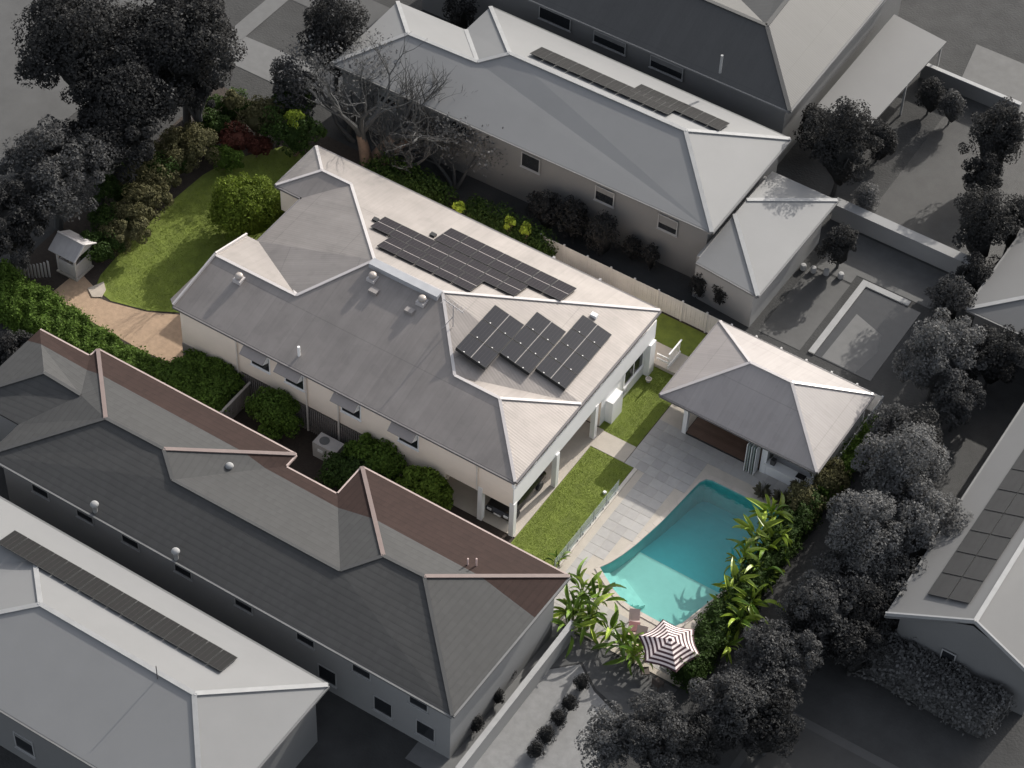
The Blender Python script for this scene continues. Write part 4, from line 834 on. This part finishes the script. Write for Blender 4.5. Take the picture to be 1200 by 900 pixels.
# small house at the far right
q0 = P(1133,362,3.5)
VF = dict(a=(q0.x,q0.y,3.5),b=(q0.x,q0.y+11,3.5),c=(q0.x+11,q0.y+11,3.5),d=(q0.x+11,q0.y,3.5),R1=(q0.x+5.5,q0.y+4.5,4.9),R2=(q0.x+5.5,q0.y+6.5,4.9))
fb, rF = building('small_pale_house','small pale-roofed house at the right edge beyond the round trees',VF,['a d R1','d c R2 R1','c b R2','b a R1 R2'],[(q0.x+.5,q0.y+.5),(q0.x+10.5,q0.y+.5),(q0.x+10.5,q0.y+10.5),(q0.x+.5,q0.y+10.5)],3.4,gm_light2,gwall,[('a','R1')],[('a','b',(-1,0)),('a','d',(0,-1))],gcap)
# ------------------------------------------------------------------ neighbours' yards
road = M('grey_asphalt',G(0.075),rough=.9,var=.16,vs=.5,bump=.2)
sheet('road',[(-120,-60),(-49.5,-60),(-46.5,60),(-60,120),(-140,120)],0.0,road); sheet('footpath',[(-46.0,-60),(-44.6,-60),(-41.8,60),(-43.2,60)],0.02,M('grey_path',G(0.10)))
sheet('neighbour_driveway',[(-44,34.5),(-33,34.5),(-33,38),(-44,38)],0.0,road); sheet('neighbour_driveway',[(-44,26.0),(-33.5,26.0),(-33.5,29.5),(-44,29.0)],0.0,M('pale_drive',G(0.12)))
sheet('neighbour_paving',[(6.9,-21),(14.0,-21),(13.2,-8.0),(10.3,-7.0),(8.6,-5.8),(6.9,-7.5)],0.0,M('pale_grey_paving',G(0.19),var=.2,vs=1.6,bump=.2))
sheet('neighbour_paving',[(7.0,-7.3),(8.6,-5.6),(10.3,-6.8),(14.2,-7.8),(14.4,-4.1),(6.9,-4.1)],-.003,M('mid_grey_paving',G(0.065),var=.22))
sheet('neighbour_path',[(3.6,-17.2),(6.85,-17.2),(6.85,-4.1),(3.6,-4.1)],0.0,M('pale_path',G(0.13)))
tw2 = thing('side_wall','long low pale wall beside the end of the tiled house','wall',(7.0,-17,0)); MB().box(0,.25,0,12.6,0,1.6).build('wall_body', gwl, tw2); MB().box(-.05,.3,0,12.6,1.6,1.68).build('coping', gtrim, tw2)
sheet('neighbour_deck',[(4.2,24.4),(7.35,24.4),(7.35,31.8),(4.2,31.8)],0.0,M('mid_grey_deck',G(0.055),var=.15,vs=1.2))
sheet('neighbour_lawn',[(5.2,38.7),(20,38.7),(20,53.0),(5.0,53.0)],0.0,M('grey_lawn',G(0.028),var=.32,vs=.9,bump=.8))
sheet('neighbour_terrace',[(7.3,32.9),(13,32.9),(13,36.6),(4.5,36.6),(4.5,32.0),(7.3,32.0)],0.0,M('mid_grey_terrace',G(0.07),var=.2,vs=1.1))
sheet('far_drive',[(4.5,54.5),(16,54.5),(16,60),(3.5,60)],0.0,M('mid_grey_terrace',G(0.07)))
npool = thing('neighbour_pool','dark rectangular pool with pale coping beyond the back fence','swimming pool',(8,24.6,0))
MB().box(.35,4.6,0,7.6,-.005,.01).build('water', M('dark_grey_pool_water',G(0.04),rough=.1), npool)
MB().box(-.1,.35,0,8.1,.0,.12).build('coping', M('bright_coping',G(0.26)), npool); MB().box(.36,3.6,7.6,8.1,.0,.12).build('coping', M('bright_coping',G(0.26)), npool)
MB().prism([(.9,.1),(3.4,.1),(3.8,2.5),(3.3,4.2),(1.0,5.0)],.012,.014).build('lit_shallows', M('grey_shelf',G(0.10)), npool)  # pale sheet laid on the water, painting in the lit shallows
for px,py,l in ((941,315,'first'),(953,318,'second'),(968,321,'third'),(985,325,'fourth')):
    p = P(px,py,0); tag(MB().lathe([(.22,0),(.22,.3),(.18,.42),(.05,.44)],(p.x,p.y,0),10).build('pale_planter', gtrim), l+' pale round planter from the left in the row above the grey deck','planter','pale planters above the grey deck')
w1_ = thing('terrace_wall','broad pale retaining wall between the neighbour lawn and pool terrace','wall',(3.2,37.0,0)); MB().box(0,10.6,-.2,.2,0,1.5).build('wall_body', gwl, w1_); MB().box(-.05,10.65,-.3,.5,1.5,1.6).build('coping', gwl, w1_)
w2_ = thing('garden_wall','thin pale garden wall at the far end of the neighbour lawn','wall',(1.6,54.2,0)); MB().box(0,8,-.12,.12,0,1.3).build('wall_body', gwall, w2_); MB().box(-.05,8.05,-.17,.17,1.3,1.38).build('coping', gtrim, w2_)
sheet('neighbour_court',[(20.2,-9),(29,-9),(29,-2.2),(20.2,-2.2)],0.0,M('dark_court',G(0.03),var=.2)); sheet('court_border',[(19.7,-9.5),(29.6,-9.5),(29.6,-1.6),(19.7,-1.6)],-.006,M('court_border_grey',G(0.05)))
sheet('neighbour_lawn',[(17.5,4),(22.4,4),(22.4,30),(17.5,30)],-.005,M('grey_lawn',G(0.040)))
# ------------------------------------------------------------------ trees around
lg = [leafmat('grey_leaves_dark',G(0.028)),leafmat('grey_leaves',G(0.062)),leafmat('grey_leaves_mid',G(0.105)),leafmat('grey_leaves_pale',G(0.11))]
def T(px,py,rpx,z,m,label,n=4500,leaf=.33,flat=.85,name='leafy_tree',grp=None,clumps=55,cs=.26):
    r = rpx/17.0; x,y,_ = at(px,py,z); tall = z >= 4.8
    tree(name,label,'tree' if z > 1.6 else 'bush',(x,y,0),(r,r,r*flat if tall else z*1.15),z,lg[m],int(n*2.4),leaf*.62,clumps,group=grp,csize=cs,fill=.80,core=.62,lobes=8 if r > 1.2 else 0,trunk=.35 if tall else min(.2,r*.08))
T(105,60,98,7,0,'huge dark street tree at the top left, nearest the road',12000,.4,clumps=110)
T(212,55,92,7,0,'huge dark street tree at the top, right of the other',12000,.4,clumps=110)
T(150,128,76,6,0,'dark street tree below the two huge ones',8000,.38,clumps=90)
T(110,175,58,5,0,'dark street tree leaning over the front boundary bushes',7000,.33)
T(60,205,72,5,1,'greyish street tree above the gatehouse',9000,.35,clumps=90)
T(8,262,60,4.9,0,'dark street tree at the left edge',6000,.35)
T(228,108,30,4.9,0,'dark street tree just outside the topmost lot corner',4000,.33)
T(20,420,28,2,0,'dark bush at the left edge beyond the brown roof',2500,.3)
T(392,48,48,4.5,0,'dark tree left of the long pale roof',5000,.33)
T(345,110,32,3,1,'dark bushy tree above the top corner of the lot',3000,.3)
T(540,18,22,3,0,'dark bush in the notch of the long pale roof',1800,.3)
for px,py,r,l in ((640,250,24,'left'),(672,262,22,'middle'),(705,278,20,'right')): T(px,py,r,1.8,0,'dark bush below the long pale house wall, %s of three'%l,1800,.25,name='wall_bush')
for px,py,r,l in ((740,292,11,'first'),(762,303,10,'second'),(820,335,12,'third'),(845,346,12,'last')): T(px,py,r,1.2,0,'small dark shrub behind the paling fence, %s from the left'%l,900,.2,name='fence_shrub')
T(985,180,42,4,0,'dark round tree beside the flat carport',5500,.3); T(955,155,20,2.5,0,'dark bush under the carport edge',1500,.3)
T(1015,235,16,1.5,2,'light shrub at the corner of the neighbour lawn',1200,.2); T(985,290,24,2,0,'dark shrub by the neighbour deck',2500,.25)
T(1165,170,36,3.5,0,'dark tree at the far end of the neighbour lawn',4500,.3); T(1090,115,18,1.6,0,'dark shrub at the garden wall start',1200,.25); T(1115,128,16,1.5,1,'dark shrub along the garden wall',1200,.25)
T(1148,275,36,3.5,0,'dark oval tree right of the neighbour lawn',4500,.3); T(1185,265,22,3,0,'dark tree at the right edge beside the oval one',2200,.3)
T(1112,355,26,2.5,1,'mottled tree right of the neighbour pool',2800,.28)
T(1098,425,46,3.5,2,'pale round tree above the lot corner',6500,.3); T(1162,420,38,3,0,'dark tree right of the pale round tree',4500,.3); T(1120,475,30,2.5,1,'small grey tree below the pale round one',2800,.28)
T(1058,560,52,4,2,'wide grey tree just outside the right boundary',9000,.3,clumps=80); T(1012,640,50,3.8,2,'wide grey tree beyond the pool hedge',9000,.3,clumps=80); T(1075,630,48,3,2,'grey tree near the gabled house',6000,.3)
T(965,718,45,3.2,1,'dark grey tree below the wide grey ones',6000,.3); T(912,775,40,3,1,'dark grey tree right of the umbrella corner',5000,.3); T(1010,720,34,2.5,0,'dark tree left of the long clipped hedge',3500,.3)
T(850,838,42,3,1,'dark grey tree below the umbrella corner',5500,.3); T(772,868,42,3,1,'dark tree at the bottom beside the paving',5500,.3); T(715,868,32,2.4,2,'grey shrub at the bottom edge',3000,.28); T(900,855,34,2.5,0,'dark tree left of the court',3500,.3)
T(1072,745,15,1.6,2,'small rounded bush at the gabled house corner',1200,.2)
for px,py,r,l in ((626,745,10,'topmost'),(597,787,8,'second from top'),(583,817,8,'third from top'),(556,848,10,'lowest')): T(px,py,r,.6,0,'small round dark yard shrub, %s of the row by the wall'%l,600,.15,name='potted_shrub')
for px,py,r,l in ((682,800,9,'topmost'),(668,825,9,'second'),(655,843,9,'third'),(640,862,10,'fourth'),(628,880,9,'lowest')): T(px,py,r,.6,0,'small round dark yard shrub, %s of the middle row'%l,600,.15,name='potted_shrub')
for k,(px,py,rr,z,m) in enumerate(((1050,515,36,2.6,1),(1075,520,34,2.6,0),(1035,610,44,3,1),(985,690,38,2.8,1),(940,745,34,2.6,0),(890,815,36,2.6,1),(820,870,34,2.4,0),(1050,690,34,2.6,1),(1000,765,30,2.2,0),(1140,330,24,2.4,0),(1030,170,20,1.6,0),(1150,215,26,2.4,0))):
    T(px,py,rr,z,m,('dark','grey','shadowy','dense')[k%4]+' garden shrub '+('beside the wide grey tree','near the gabled house gutter','behind the pool hedge','between the larger crowns','below the umbrella corner','at the bottom edge','near the long clipped hedge','by the neighbour pool')[k//2]+(' on its left side',' on its right side')[k%2],3200,.28,name='garden_shrub')
def ph_(px,py): p = P(px,py,0); return (p.x,p.y)
hh = hedge('clipped_hedge','long clipped grey hedge below the gabled house',[ph_(945,757),ph_(1150,868),ph_(1178,838),ph_(975,733)],2.2,lg[2],9000,.25)
bare_tree('bare spreading neighbour tree in front of the long pale roof',(-29.5,24.3,0),8.5,1.0,M('grey_twigs',G(0.07)),21,leafy=lg[2],base_r=.25)
bare_tree('thin leafless neighbour tree against the long pale wall',(-20.5,24.3,0),6.0,1.0,M('grey_twigs',G(0.07)),33,leafy=lg[2],base_r=.18)
